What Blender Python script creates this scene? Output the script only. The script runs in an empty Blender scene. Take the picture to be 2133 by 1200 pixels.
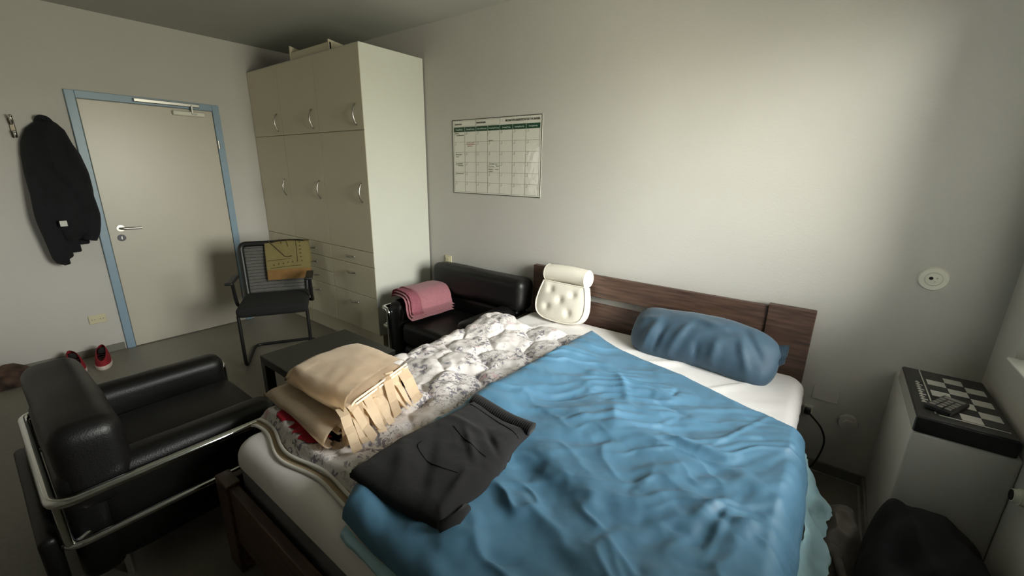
import bpy, bmesh, math, random
import numpy as np
from mathutils import Vector, Matrix
random.seed(7)
PI = math.pi
S = bpy.context.scene
C = S.collection

# ------------------------------------------------------------------ camera
cam_d = bpy.data.cameras.new('camera'); cam = bpy.data.objects.new('camera', cam_d); C.objects.link(cam)
cam.location = (4.6286, -2.5155, 1.5258)
cam.rotation_euler = (math.radians(74.2441), math.radians(-0.8955), math.radians(37.4022))
cam_d.sensor_fit = 'HORIZONTAL'; cam_d.sensor_width = 36.0; cam_d.lens = 36.0*875.4/2133.0
cam_d.clip_start = 0.02
S.camera = cam
# ------------------------------------------------------------------ exposure / sky
S.view_settings.view_transform = 'Standard'; S.view_settings.look = 'None'
S.view_settings.exposure = 0.0; S.view_settings.gamma = 1.0; S.view_settings.use_curve_mapping = False
wd = bpy.data.worlds.new('sky'); S.world = wd; wd.use_nodes = True
wn = wd.node_tree.nodes; wl = wd.node_tree.links
bg = wn['Background']; bg.inputs['Strength'].default_value = 39.0
tc = wn.new('ShaderNodeTexCoord'); sp = wn.new('ShaderNodeSeparateXYZ'); mr = wn.new('ShaderNodeMapRange'); cr = wn.new('ShaderNodeValToRGB')
mr.inputs[1].default_value = -1; mr.inputs[2].default_value = 1
wl.new(tc.outputs['Generated'], sp.inputs[0]); wl.new(sp.outputs['Z'], mr.inputs[0]); wl.new(mr.outputs[0], cr.inputs[0]); wl.new(cr.outputs[0], bg.inputs[0])
e = cr.color_ramp.elements
e[0].position = 0.0; e[0].color = (.35, .325, .265, 1)          # ground and foliage below the horizon
e[1].position = 1.0; e[1].color = (.95, .95, 1.0, 1)
x = e.new(.48); x.color = (.51, .475, .39, 1)
x = e.new(.53); x.color = (.92, .885, .82, 1)
x = e.new(.65); x.color = (.98, .955, .93, 1)
def portal(name, loc, rot, sx, sy):
    l = bpy.data.lights.new(name, 'AREA'); l.shape = 'RECTANGLE'; l.size = sx; l.size_y = sy; l.cycles.is_portal = True
    o = bpy.data.objects.new(name, l); C.objects.link(o); o.location = loc; o.rotation_euler = rot
    return o
WY0, WY1, WZ0, WZ1 = -1.55, -0.24, 0.87, 2.28
WG = -.335                                            # the glazing starts here        # window in the right wall
VX0, VX1, VZ0, VZ1 = 0.15, 0.80, 1.00, 1.95          # window in the wall behind the camera
RX, RY, RZ = 5.25, -3.55, 2.60
portal('daylight_right', (RX+.14, (WY0+WG)/2, (WZ0+WZ1)/2), (0, PI/2, 0), WZ1-WZ0, WG-WY0)
portal('daylight_behind', ((VX0+VX1)/2, RY-.26, (VZ0+VZ1)/2), (PI/2, 0, 0), VX1-VX0, VZ1-VZ0)

# ------------------------------------------------------------------ materials
def srgb(r, g, b):
    f = lambda c: (c/255/12.92) if c/255 <= .04045 else ((c/255+.055)/1.055)**2.4
    return (f(r), f(g), f(b), 1)
def mat(name, col, rough=.6, metal=0, var=0, scale=8, bump=0, bscale=60, sheen=0, spec=.5, stretch=None, col2=None, btype='noise', coat=0):
    m = bpy.data.materials.new(name); m.use_nodes = True
    n, l = m.node_tree.nodes, m.node_tree.links; b = n['Principled BSDF']
    b.inputs['Roughness'].default_value = rough; b.inputs['Metallic'].default_value = metal
    b.inputs['Specular IOR Level'].default_value = spec
    if sheen: b.inputs['Sheen Weight'].default_value = sheen; b.inputs['Sheen Roughness'].default_value = .5
    if coat: b.inputs['Coat Weight'].default_value = coat; b.inputs['Coat Roughness'].default_value = .12
    t = n.new('ShaderNodeTexCoord'); mp = n.new('ShaderNodeMapping'); l.new(t.outputs['Object'], mp.inputs[0])
    if stretch: mp.inputs['Scale'].default_value = stretch
    nz = n.new('ShaderNodeTexNoise'); nz.inputs['Scale'].default_value = scale; nz.inputs['Detail'].default_value = 5
    l.new(mp.outputs[0], nz.inputs['Vector'])
    rp = n.new('ShaderNodeValToRGB')
    c2 = col2 or tuple(min(1, c*(1+var)) for c in col[:3])+(1,)
    c1 = col if col2 else tuple(c*(1-var) for c in col[:3])+(1,)
    rp.color_ramp.elements[0].position = .32; rp.color_ramp.elements[0].color = c1
    rp.color_ramp.elements[1].position = .68; rp.color_ramp.elements[1].color = c2
    l.new(nz.outputs[0], rp.inputs[0]); l.new(rp.outputs[0], b.inputs['Base Color'])
    if bump:
        if btype == 'noise':
            z = n.new('ShaderNodeTexNoise'); z.inputs['Scale'].default_value = bscale; z.inputs['Detail'].default_value = 4; out = z.outputs[0]
        else:
            z = n.new('ShaderNodeTexVoronoi'); z.inputs['Scale'].default_value = bscale; out = z.outputs['Distance']
        l.new(mp.outputs[0], z.inputs['Vector'])
        bp = n.new('ShaderNodeBump'); bp.inputs['Strength'].default_value = bump; bp.inputs['Distance'].default_value = .004
        l.new(out, bp.inputs['Height']); l.new(bp.outputs[0], b.inputs['Normal'])
        if coat: l.new(bp.outputs[0], b.inputs['Coat Normal']); b.inputs['Coat Roughness'].default_value = .04
    return m
M = {}
M['wall'] = mat('wall_paint', srgb(195, 192, 186), .75, var=.015, scale=3, bump=.25, bscale=90)
M['ceiling'] = mat('ceiling_paint', srgb(172, 173, 165), .85, var=.02, scale=3, bump=.15, bscale=80)
M['floor'] = mat('linoleum', srgb(124, 119, 107), .42, var=.07, scale=40, bump=.05, bscale=30)
M['base'] = mat('baseboard_vinyl', srgb(118, 116, 108), .5, var=.04)
M['blue_frame'] = mat('blue_grey_enamel', srgb(133, 158, 176), .38, var=.02, scale=6)
M['door'] = mat('door_laminate', srgb(192, 186, 172), .34, var=.012, scale=4, bump=.04, bscale=25)
M['steel'] = mat('brushed_steel', srgb(178, 176, 170), .3, 1, var=.05)
M['chrome'] = mat('chrome', srgb(222, 224, 222), .09, 1, var=.02)
M['black_plastic'] = mat('black_plastic', srgb(26, 26, 27), .5, var=.1)
M['cream'] = mat('cream_laminate', srgb(216, 208, 182), .42, var=.012, scale=5)
M['cream_side'] = mat('white_laminate', srgb(196, 197, 187), .5, var=.01, scale=5)
M['cream_edge'] = mat('cream_edge_band', srgb(228, 222, 202), .4, var=.01)
M['beige_plastic'] = mat('beige_plastic', srgb(205, 197, 165), .4, var=.02)
M['white_plastic'] = mat('white_plastic', srgb(224, 222, 208), .4, var=.02)
M['dark_hole'] = mat('socket_hole', srgb(22, 21, 20), .7)
M['leather'] = mat('black_leather', srgb(16, 15, 15), .42, var=.15, scale=5, bump=.10, bscale=190, btype='voronoi', spec=.35)
M['table'] = mat('black_brown_lacquer', srgb(43, 43, 38), .5, var=.08, scale=14)
M['black_frame'] = mat('black_powder_coat', srgb(20, 20, 20), .45, var=.1)
M['black_fabric'] = mat('black_seat_fabric', srgb(18, 18, 18), .95, var=.15, scale=80, bump=.2, bscale=300)
M['mesh'] = mat('grey_mesh_fabric', srgb(122, 121, 116), .8, var=.1, scale=60)
M['mesh_rib'] = mat('dark_mesh_rib', srgb(32, 32, 32), .8)
M['wood'] = mat('dark_oak_veneer', srgb(62, 44, 36), .5, scale=5, stretch=(1.2, 14, 14), col2=srgb(98, 74, 61), bump=.08, bscale=12)
M['wood_y'] = mat('dark_oak_veneer_side', srgb(62, 44, 36), .5, scale=5, stretch=(14, 1.2, 14), col2=srgb(98, 74, 61), bump=.08, bscale=12)
M['mattress'] = mat('grey_ticking', srgb(104, 103, 108), .9, var=.05, scale=60, bump=.15, bscale=250)
M['sheet'] = mat('white_jersey_sheet', srgb(228, 224, 222), .85, var=.012, scale=30, bump=.08, bscale=300)
M['blue'] = mat('blue_cotton_satin', srgb(72, 112, 138), .52, var=.035, scale=6, bump=.05, bscale=260, sheen=.04, spec=.35)
M['blue_under'] = mat('pale_aqua_cotton', srgb(190, 226, 236), .7, var=.04, scale=12, bump=.25, bscale=60)
M['blue_pillow'] = mat('blue_pillowcase', srgb(54, 80, 99), .65, var=.03, scale=8, bump=.08, bscale=220, sheen=.15)
M['beige'] = mat('beige_fleece', srgb(240, 219, 190), .95, var=.03, scale=18, bump=.08, bscale=320, sheen=.3)
M['pants'] = mat('charcoal_jersey', srgb(15, 13, 14), .95, var=.14, scale=12, bump=.2, bscale=260, sheen=.05)
M['pants_seam'] = mat('black_seam_thread', srgb(14, 13, 14), .95)
M['piping'] = mat('white_piping', srgb(214, 210, 200), .85, var=.03)
M['lining'] = mat('tan_lining', srgb(176, 156, 126), .9, var=.06, scale=20)
M['red'] = mat('crimson_print', srgb(166, 16, 42), .85, var=.05)
M['bathpad'] = mat('cream_spacer_mesh', srgb(232, 226, 212), .85, var=.03, scale=120, bump=.25, bscale=330, btype='voronoi')
M['bathpad_edge'] = mat('cream_knit_edge', srgb(238, 233, 220), .85, var=.02, scale=80, bump=.3, bscale=200)
M['pink'] = mat('dusty_pink_terry', srgb(206, 142, 152), .97, var=.06, scale=60, bump=.6, bscale=240, sheen=.3)
M['pink_band'] = mat('pink_waffle_band', srgb(192, 118, 134), .95, var=.05, scale=60, bump=.9, bscale=90, btype='voronoi')
M['mustard'] = mat('mustard_towel', srgb(160, 147, 98), .95, var=.06, scale=14, bump=.3, bscale=200)
M['orange'] = mat('orange_towel_hem', srgb(168, 130, 80), .95, var=.12, scale=9, bump=.3, bscale=200)
M['olive_print'] = mat('dark_olive_print', srgb(78, 66, 34), .95)
M['coat'] = mat('black_wool', srgb(17, 19, 23), .95, var=.2, scale=12, bump=.35, bscale=120)
M['white_tag'] = mat('white_label', srgb(210, 210, 205), .7)
M['shoe_red'] = mat('red_suede', srgb(140, 22, 34), .8, var=.15, scale=20)
M['shoe_dark'] = mat('shoe_lining', srgb(24, 20, 20), .9)
M['shoe_sole'] = mat('white_rubber', srgb(222, 206, 196), .6, var=.03)
M['brown_pat'] = mat('brown_patterned_cloth', srgb(32, 22, 18), .9, scale=14, col2=srgb(96, 72, 58))
M['grey_cloth'] = mat('grey_marl', srgb(112, 106, 100), .95, var=.1, scale=30, bump=.3, bscale=200)
M['black_cloth'] = mat('black_cotton', srgb(11, 11, 13), .97, var=.1, scale=20)
M['chess_black'] = mat('chess_box_black', srgb(25, 25, 26), .5, var=.06)
M['chess_side'] = mat('chess_box_grey', srgb(165, 162, 154), .55, var=.05)
M['chess_dark'] = mat('dark_square', srgb(42, 41, 39), .45, var=.06, scale=30)
M['chess_light'] = mat('light_square', srgb(182, 180, 172), .45, var=.04, scale=30)
M['grey_key'] = mat('grey_keys', srgb(112, 110, 104), .5)
M['paper'] = mat('planner_film', srgb(222, 220, 209), .4, var=.01, scale=6, bump=.45, bscale=16, coat=1.0)
M['green'] = mat('planner_green', srgb(28, 66, 46), .3, var=.03)
M['ink'] = mat('planner_grid_ink', srgb(140, 140, 122), .5)
M['ink_dark'] = mat('planner_dark_ink', srgb(62, 64, 54), .5)
M['ink_red'] = mat('red_ink', srgb(160, 92, 82), .5)
M['ink_white'] = mat('planner_white_print', srgb(190, 208, 190), .5)
M['upvc'] = mat('window_upvc', srgb(228, 228, 222), .3, var=.01)
M['radiator'] = mat('radiator_enamel', srgb(196, 194, 186), .35, var=.01)
# clear window pane: thin glass without refraction
g = bpy.data.materials.new('window_glass'); g.use_nodes = True; gn, gl = g.node_tree.nodes, g.node_tree.links
gn.remove(gn['Principled BSDF']); tr = gn.new('ShaderNodeBsdfTransparent'); go = gn.new('ShaderNodeBsdfGlossy'); mx = gn.new('ShaderNodeMixShader'); fr = gn.new('ShaderNodeFresnel')
tr.inputs[0].default_value = (.96, .98, .96, 1); go.inputs['Roughness'].default_value = .02
gl.new(fr.outputs[0], mx.inputs[0]); gl.new(tr.outputs[0], mx.inputs[1]); gl.new(go.outputs[0], mx.inputs[2]); gl.new(mx.outputs[0], gn['Material Output'].inputs[0])
M['glass'] = g
g2 = g.copy(); g2.name = 'dimming_window_glass'; M['glass_dim'] = g2
[q for q in g2.node_tree.nodes if q.type == 'BSDF_TRANSPARENT'][0].inputs[0].default_value = (.35, .36, .36, 1)  # tint added to weaken the daylight from the window behind the camera
# floral quilt cotton
def floral():
    m = mat('floral_cotton', srgb(216, 209, 206), .8, var=.02, scale=5, bump=.08, bscale=200)
    n, l = m.node_tree.nodes, m.node_tree.links; b = n['Principled BSDF']; base = b.inputs['Base Color'].links[0].from_socket
    t = n.new('ShaderNodeTexCoord')
    def noise(s, d=3, dist=0):
        z = n.new('ShaderNodeTexNoise'); z.inputs['Scale'].default_value = s; z.inputs['Detail'].default_value = d; z.inputs['Distortion'].default_value = dist
        l.new(t.outputs['Object'], z.inputs['Vector']); return z.outputs[0]
    def ramp(src, a, c):
        r = n.new('ShaderNodeMapRange'); r.inputs[1].default_value = a; r.inputs[2].default_value = c; r.clamp = True; l.new(src, r.inputs[0]); return r.outputs[0]
    def mul(a, c):
        k = n.new('ShaderNodeMath'); k.operation = 'MULTIPLY'; l.new(a, k.inputs[0]); l.new(c, k.inputs[1]); return k.outputs[0]
    def mix(a, fac, col):
        k = n.new('ShaderNodeMix'); k.data_type = 'RGBA'; l.new(fac, k.inputs[0]); l.new(a, k.inputs[6]); k.inputs[7].default_value = col; return k.outputs[2]
    cl = ramp(noise(9, 2), .47, .56)                    # where the sprigs gather
    blots = mul(ramp(noise(40, 3, 1.0), .51, .58), cl)  # petals and leaves
    z = n.new('ShaderNodeTexNoise'); z.inputs['Scale'].default_value = 16; z.inputs['Detail'].default_value = 2; z.inputs['Distortion'].default_value = 1.5
    l.new(t.outputs['Object'], z.inputs['Vector'])
    a1 = n.new('ShaderNodeMath'); a1.operation = 'SUBTRACT'; a1.inputs[1].default_value = .5; l.new(z.outputs[0], a1.inputs[0])
    a2 = n.new('ShaderNodeMath'); a2.operation = 'ABSOLUTE'; l.new(a1.outputs[0], a2.inputs[0])
    st = mul(ramp(a2.outputs[0], .016, .006), ramp(noise(5, 1), .45, .55))   # thin stems
    pk = mul(ramp(noise(11, 2), .62, .72), ramp(noise(30, 2), .45, .6))
    c = mix(base, pk, srgb(204, 176, 178)); c = mix(c, st, srgb(138, 134, 136)); c = mix(c, blots, srgb(124, 120, 130))
    l.new(c, b.inputs['Base Color'])
    return m
M['floral'] = floral()

# ------------------------------------------------------------------ mesh helpers
def link(name, me, m=None, parent=None, loc=(0, 0, 0), smooth=False):
    o = bpy.data.objects.new(name, me); C.objects.link(o)
    if m is not None: me.materials.append(M[m] if isinstance(m, str) else m)
    if parent is not None: o.parent = parent
    o.location = loc
    if smooth:
        me.polygons.foreach_set('use_smooth', [True]*len(me.polygons))
    return o
class B:
    """collects shapes into one mesh"""
    def __init__(s): s.bm = bmesh.new()
    def box(s, x0, x1, y0, y1, z0, z1, bev=0, seg=2, M4=None):
        r = bmesh.ops.create_cube(s.bm, size=1); vs = r['verts']
        bmesh.ops.scale(s.bm, verts=vs, vec=(x1-x0, y1-y0, z1-z0)); bmesh.ops.translate(s.bm, verts=vs, vec=((x0+x1)/2, (y0+y1)/2, (z0+z1)/2))
        if M4 is not None: bmesh.ops.transform(s.bm, matrix=M4, verts=vs)
        if bev:
            es = list({e for v in vs for e in v.link_edges})
            bmesh.ops.bevel(s.bm, geom=es, offset=bev, segments=seg, profile=.5, affect='EDGES')
        return s
    def cyl(s, a, b, r, r2=None, seg=20):
        a = Vector(a); b = Vector(b); d = b-a
        q = d.to_track_quat('Z', 'Y').to_matrix().to_4x4(); q.translation = (a+b)/2
        bmesh.ops.create_cone(s.bm, cap_ends=True, segments=seg, radius1=r, radius2=r if r2 is None else r2, depth=d.length, matrix=q)
        return s
    def ball(s, c, rx, ry=None, rz=None, u=20, v=12):
        mm = Matrix.Translation(c) @ Matrix.Diagonal((rx, ry or rx, rz or rx, 1))
        bmesh.ops.create_uvsphere(s.bm, u_segments=u, v_segments=v, radius=1, matrix=mm); return s
    def tube(s, pts, r, seg=10, closed=False):
        P = [Vector(p) for p in pts]; n = len(P); rings = []; prev = None
        for i, p in enumerate(P):
            a = P[i-1] if (i or closed) else P[0]; b = P[(i+1) % n] if (i < n-1 or closed) else P[-1]
            t = (b-a).normalized()
            if prev is None:
                nrm = t.cross(Vector((0, 0, 1)));
                if nrm.length < 1e-3: nrm = t.cross(Vector((1, 0, 0)))
                nrm.normalize()
            else:
                nrm = (prev - t*prev.dot(t)).normalized()
            prev = nrm; bi = t.cross(nrm); rr = r[i] if isinstance(r, (list, tuple)) else r
            rings.append([s.bm.verts.new(p + (nrm*math.cos(2*PI*k/seg)+bi*math.sin(2*PI*k/seg))*rr) for k in range(seg)])
        for i in range(n if closed else n-1):
            A = rings[i]; Bq = rings[(i+1) % n]
            for k in range(seg): s.bm.faces.new((A[k], A[(k+1) % seg], Bq[(k+1) % seg], Bq[k]))
        if not closed: s.bm.faces.new(rings[0][::-1]); s.bm.faces.new(rings[-1])
        return s
    def poly(s, pts, th=0, nrm=(0, 0, 1)):
        vs = [s.bm.verts.new(p) for p in pts]; f = s.bm.faces.new(vs)
        if th:
            r = bmesh.ops.extrude_face_region(s.bm, geom=[f]); bmesh.ops.translate(s.bm, verts=[v for v in r['geom'] if isinstance(v, bmesh.types.BMVert)], vec=Vector(nrm)*th)
        return s
    def grid(s, V, closed_u=False, closed_v=False):
        """V: array (nu, nv, 3)"""
        nu, nv = V.shape[:2]; vs = [[s.bm.verts.new(V[i, j]) for j in range(nv)] for i in range(nu)]
        for i in range(nu if closed_u else nu-1):
            for j in range(nv if closed_v else nv-1):
                i2, j2 = (i+1) % nu, (j+1) % nv
                s.bm.faces.new((vs[i][j], vs[i2][j], vs[i2][j2], vs[i][j2]))
        return s
    def caps(s):
        es = [e for e in s.bm.edges if e.is_boundary]
        if es: bmesh.ops.holes_fill(s.bm, edges=es, sides=0)
        return s
    def make(s, name, m, parent=None, loc=(0, 0, 0), smooth=False, world=None, weld=0, fixn=True):
        """world: parent location to subtract when the shape is in world coordinates"""
        if weld: bmesh.ops.remove_doubles(s.bm, verts=s.bm.verts, dist=weld)
        if fixn: bmesh.ops.recalc_face_normals(s.bm, faces=s.bm.faces)
        if world is not None: bmesh.ops.translate(s.bm, verts=s.bm.verts, vec=-Vector(world))
        me = bpy.data.meshes.new(name); s.bm.to_mesh(me); s.bm.free()
        o = link(name, me, m, parent, loc)
        if smooth == 'auto' or smooth is True:
            me.polygons.foreach_set('use_smooth', [True]*len(me.polygons))
            if smooth == 'auto' and hasattr(me, 'set_sharp_from_angle'): me.set_sharp_from_angle(angle=math.radians(40))
        return o
def thing(name, label, cat, loc=(0, 0, 0), rz=0, group=None):
    o = bpy.data.objects.new(name, None); C.objects.link(o); o.location = loc; o.rotation_euler = (0, 0, rz); o.empty_display_size = .1
    o['label'] = label; o['category'] = cat
    if group: o['group'] = group
    return o
def tag(o, label, cat, group=None):
    o['label'] = label; o['category'] = cat
    if group: o['group'] = group
    return o
def struct(o): o['kind'] = 'structure'; return o
def fillet(pts, r, n=6):
    """round the corners of a polyline"""
    P = [Vector(p) for p in pts]; out = [P[0]]
    for i in range(1, len(P)-1):
        a, b, c = P[i-1], P[i], P[i+1]; d1 = (a-b); d2 = (c-b); k = min(r, d1.length*.49, d2.length*.49)
        p = b+d1.normalized()*k; q = b+d2.normalized()*k
        for j in range(n+1):
            t = j/n; out.append(p*(1-t)**2 + b*2*t*(1-t) + q*t*t)
    out.append(P[-1]); return out
def smooth_curve(pts, n=8):
    P = [np.array(p, float) for p in pts]; P = [2*P[0]-P[1]]+P+[2*P[-1]-P[-2]]; out = []
    for i in range(1, len(P)-2):
        for j in range(n):
            t = j/n; a, b, c, d = P[i-1:i+3]
            out.append(.5*((2*b)+(-a+c)*t+(2*a-5*b+4*c-d)*t*t+(-a+3*b-3*c+d)*t**3))
    out.append(P[-2]); return out
# value noise, vectorised
def _h(ix, iy, seed):
    h = (ix.astype(np.int64)*374761393 + iy.astype(np.int64)*668265263 + seed*974711) & 0x7fffffff
    h = ((h ^ (h >> 13))*1274126177) & 0x7fffffff
    return ((h ^ (h >> 16)) & 0xffff)/65535.
def vn(x, y, seed=0):
    ix, iy = np.floor(x), np.floor(y); fx, fy = x-ix, y-iy
    fx = fx*fx*fx*(fx*(fx*6-15)+10); fy = fy*fy*fy*(fy*(fy*6-15)+10)
    a, b, c, d = _h(ix, iy, seed), _h(ix+1, iy, seed), _h(ix, iy+1, seed), _h(ix+1, iy+1, seed)
    return (a*(1-fx)+b*fx)*(1-fy)+(c*(1-fx)+d*fx)*fy*1.0
def fbm(x, y, seed=0, o=3):
    s = 0; a = 1; t = 0
    for k in range(o): s = s+a*(vn(x*2**k, y*2**k, seed+k)-.5); t += a; a *= .5
    return s/t*2
def ridged(x, y, seed=0): return 1-np.abs(2*vn(x, y, seed)-1)
def sridge(x, y, seed=0): return 1.12-np.sqrt((2*vn(x, y, seed)-1)**2+.0144)
def sst(a, b, x): t = np.clip((x-a)/(b-a), 0, 1); return t*t*(3-2*t)
def folds(X, Y, segs):
    """sum of tapered creases; seg = (x0,y0,x1,y1,width,height)"""
    H = np.zeros_like(X)
    for (x0, y0, x1, y1, w, a) in segs:
        dx, dy = x1-x0, y1-y0; L2 = dx*dx+dy*dy; t = np.clip(((X-x0)*dx+(Y-y0)*dy)/L2, 0, 1)
        d = np.hypot(X-(x0+t*dx), Y-(y0+t*dy)); H += a*np.exp(-(d/w)**2)*np.sin(PI*np.clip(t*.96+.02, 0, 1))**.6
    return H
def interp(pts, t):
    pts = np.array(pts, float); d = np.r_[0, np.cumsum(np.hypot(*np.diff(pts[:, :2], axis=0).T))]; d /= d[-1]
    return np.stack([np.interp(t, d, pts[:, k]) for k in range(pts.shape[1])], -1)
def text(name, s, size, m, parent, loc, rot=(PI/2, 0, 0), align='LEFT', width=None, th=.0006):
    cu = bpy.data.curves.new(name, 'FONT'); cu.body = s; cu.size = size; cu.align_x = align; cu.align_y = 'CENTER'; cu.extrude = th; cu.resolution_u = 2
    t = bpy.data.objects.new(name, cu); C.objects.link(t); bpy.context.view_layer.update()
    me = bpy.data.meshes.new_from_object(t.evaluated_get(bpy.context.evaluated_depsgraph_get())); bpy.data.objects.remove(t)
    xs = [v.co.x for v in me.vertices]
    if width and xs: k = width/(max(xs)-min(xs)); me.transform(Matrix.Diagonal((k, 1, 1, 1)))
    me.materials.clear(); o = link(name, me, m, parent, loc); o.rotation_euler = rot
    return o

# ================================================================== ROOM
T = .32
struct(B().box(-T, RX+T, RY-T, T, -.12, 0).make('floor', 'floor'))
struct(B().box(-T, RX+T, RY-T, T, RZ, RZ+.12).make('ceiling', 'ceiling'))
struct(B().box(-T, 0, RY-T, T, 0, RZ).make('wall_left', 'wall'))
struct(B().box(0, RX+T, 0, T, 0, RZ).make('wall_back', 'wall'))
def wall_with_hole(axis, name):
    b = B()
    if axis == 'x':
        b.box(RX, RX+T, RY-T, WY0, 0, RZ); b.box(RX, RX+T, WY1, 0, 0, RZ); b.box(RX, RX+T, WY0, WY1, 0, WZ0); b.box(RX, RX+T, WY0, WY1, WZ1, RZ)
    else:
        b.box(0, VX0, RY-T, RY, 0, RZ); b.box(VX1, RX, RY-T, RY, 0, RZ); b.box(VX0, VX1, RY-T, RY, 0, VZ0); b.box(VX0, VX1, RY-T, RY, VZ1, RZ)
    return struct(b.make(name, 'wall'))
wall_with_hole('x', 'wall_right'); wall_with_hole('y', 'wall_front')
def window(name, axis, a0, a1, z0, z1, plane, splits):
    """frame in the opening with one sash per pane"""
    root = struct(bpy.data.objects.new(name, None)); C.objects.link(root)
    def bx(b, p0, p1, q0, q1, r0, r1):
        if axis == 'x': b.box(q0, q1, p0, p1, r0, r1, .004, 1)
        else: b.box(p0, p1, q0, q1, r0, r1, .004, 1)
    f = B(); w = .05
    bx(f, a0, a1, plane, plane+.06, z0, z0+w); bx(f, a0, a1, plane, plane+.06, z1-w, z1); bx(f, a0, a0+w, plane, plane+.06, z0+w, z1-w); bx(f, a1-w, a1, plane, plane+.06, z0+w, z1-w)
    f.make('window_frame', 'upvc', root)
    splits = [a0+w]+splits+[a1-w]
    for k in range(len(splits)-1):
        s0, s1 = splits[k], splits[k+1]; s = B(); v = .045
        bx(s, s0, s1, plane-.012, plane+.045, z0+w, z0+w+v); bx(s, s0, s1, plane-.012, plane+.045, z1-w-v, z1-w); bx(s, s0, s0+v, plane-.012, plane+.045, z0+w+v, z1-w-v); bx(s, s1-v, s1, plane-.012, plane+.045, z0+w+v, z1-w-v)
        so = s.make('sash', 'upvc', root)
        p = B(); bx(p, s0+v, s1-v, plane+.014, plane+.02, z0+w+v, z1-w-v)
        p.make('pane', 'glass' if axis == 'x' else 'glass_dim', so)
    return root
window('window_1', 'x', WY0, WY1, WZ0, WZ1, RX+.06, [])
window('window_2', 'y', VX0, VX1, VZ0, VZ1, RY-.24, [])
struct(B().box(RX-.02, RX+.06, WY0, WY1, WZ0, WZ0+.012, .004, 1).make('trim_2', 'upvc'))
# low plaster casing in the corner under the window
BXX, BXY, BXZ = 4.98, -.60, .65
struct(B().box(BXX, RX, BXY, 0, 0, BXZ, .012, 3).make('trim_1', 'wall', smooth='auto'))
# baseboards
struct(B().box(0, .012, RY, -1.87, 0, .062, .003, 1).make('baseboard_left', 'base'))
struct(B().box(1.81, BXX, -.012, 0, 0, .062, .003, 1).make('baseboard_back', 'base'))
struct(B().box(BXX-.012, BXX, BXY, -.012, 0, .062, .003, 1).box(BXX-.012, RX, BXY-.012, BXY, 0, .062, .003, 1).make('baseboard_right', 'base'))
struct(B().box(4.66, BXX-.012, -.022, -.012, 0, .006).box(BXX-.022, BXX-.012, BXY, -.022, 0, .006).make('trim_3', mat('sealing_strip', srgb(150, 148, 140), .5)))

# ------------------------------------------------------------------ door in the left wall
DY0, DY1, DT, FW = -1.8045, -.9281, 1.985, .0543
d = struct(bpy.data.objects.new('door_1', None)); C.objects.link(d)
fb = B(); fb.box(0, .022, DY0-FW, DY0, 0, DT+FW, .003, 1); fb.box(0, .022, DY1, DY1+FW, 0, DT+FW, .003, 1); fb.box(0, .022, DY0, DY1, DT, DT+FW, .003, 1)
fb.make('door_frame', 'blue_frame', d)
leaf = B().box(0, .016, DY0+.003, DY1-.003, .006, DT-.003, .003, 1).make('door_leaf', 'door', d)
hb = B(); hy, hz = -1.725, 1.015
hb.cyl((.016, hy, hz), (.024, hy, hz), .026); hb.tube(fillet([(.02, hy, hz), (.062, hy, hz), (.062, hy+.125, hz-.004)], .014), .0095)
hb.make('door_handle', 'steel', leaf, smooth='auto')
lk = B(); lk.cyl((.016, hy-.006, .937), (.022, hy-.006, .937), .027); lk.make('lock_rosette', mat('dark_rosette', srgb(58, 60, 64), .35, .6), leaf, smooth='auto')
B().box(.022, .026, hy-.010, hy-.002, .925, .95, .001, 1).make('key_cylinder', 'steel', leaf)
cl = B().box(.022, .05, -1.475, -1.03, 1.999, 2.026, .004, 2).make('closer_rail', 'steel', d)
B().box(.016, .052, -1.23, -1.0, 1.925, 1.962, .008, 2).make('closer_body', 'white_plastic', leaf)
B().box(.052, .06, -1.10, -1.06, 1.938, 1.948, .003, 1).box(.05, .058, -1.10, -1.085, 1.945, 2.01, .003, 1).make('closer_arm', 'steel', leaf)
for z in (1.70, .29):
    B().cyl((.026, DY1+.006, z-.035), (.026, DY1+.006, z+.035), .009, seg=12).make('hinge', 'steel', d, smooth='auto')

# ------------------------------------------------------------------ sockets, plates, hook
def plate(name, label, cat, loc, w, h, face):
    """square plate; face 'x' (on left wall) or 'y' (on back wall)"""
    t = thing(name, label, cat, loc)
    if face == 'x':
        B().box(0, .011, -w/2, w/2, -h/2, h/2, .004, 2).make('cover_plate', 'beige_plastic', t)
        for k in (-1, 1):
            B().cyl((.010, k*w*.24, 0), (.0135, k*w*.24, 0), .019, seg=20).make('insert', 'beige_plastic', t)
            h_ = B()
            for q in (-1, 1): h_.cyl((.013, k*w*.24+q*.008, 0), (.0145, k*w*.24+q*.008, 0), .0028, seg=10)
            h_.make('pin_hole', 'dark_hole', t)
    else:
        B().box(-w/2, w/2, -.011, 0, -h/2, h/2, .004, 2).make('cover_plate', 'beige_plastic', t)
        B().box(-w*.3, w*.3, -.016, -.010, -h*.3, h*.3, .003, 1).make('rocker', 'beige_plastic', t)
    return t
plate('wall_socket', 'beige double socket on the white wall left of the door', 'socket', (0, -1.992, .302), .105, .072, 'x')
plate('wall_switch', 'beige square wall plate beside the wardrobe above the black armchair', 'switch', (2.03, 0, .765), .075, .075, 'y')
t = thing('round_socket', 'round white wall socket high on the wall right of the headboard', 'socket', (5.013, 0, 1.098))
B().cyl((0, 0, 0), (0, -.012, 0), .052, .047, 32).make('cover_ring', 'white_plastic', t, smooth='auto')
B().cyl((0, -.012, 0), (0, -.016, 0), .030, .027, 28).make('insert', 'white_plastic', t, smooth='auto')
B().cyl((-.009, -.0155, .004), (-.009, -.0175, .004), .007, seg=14).make('jack_hole', 'dark_hole', t)
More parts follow.
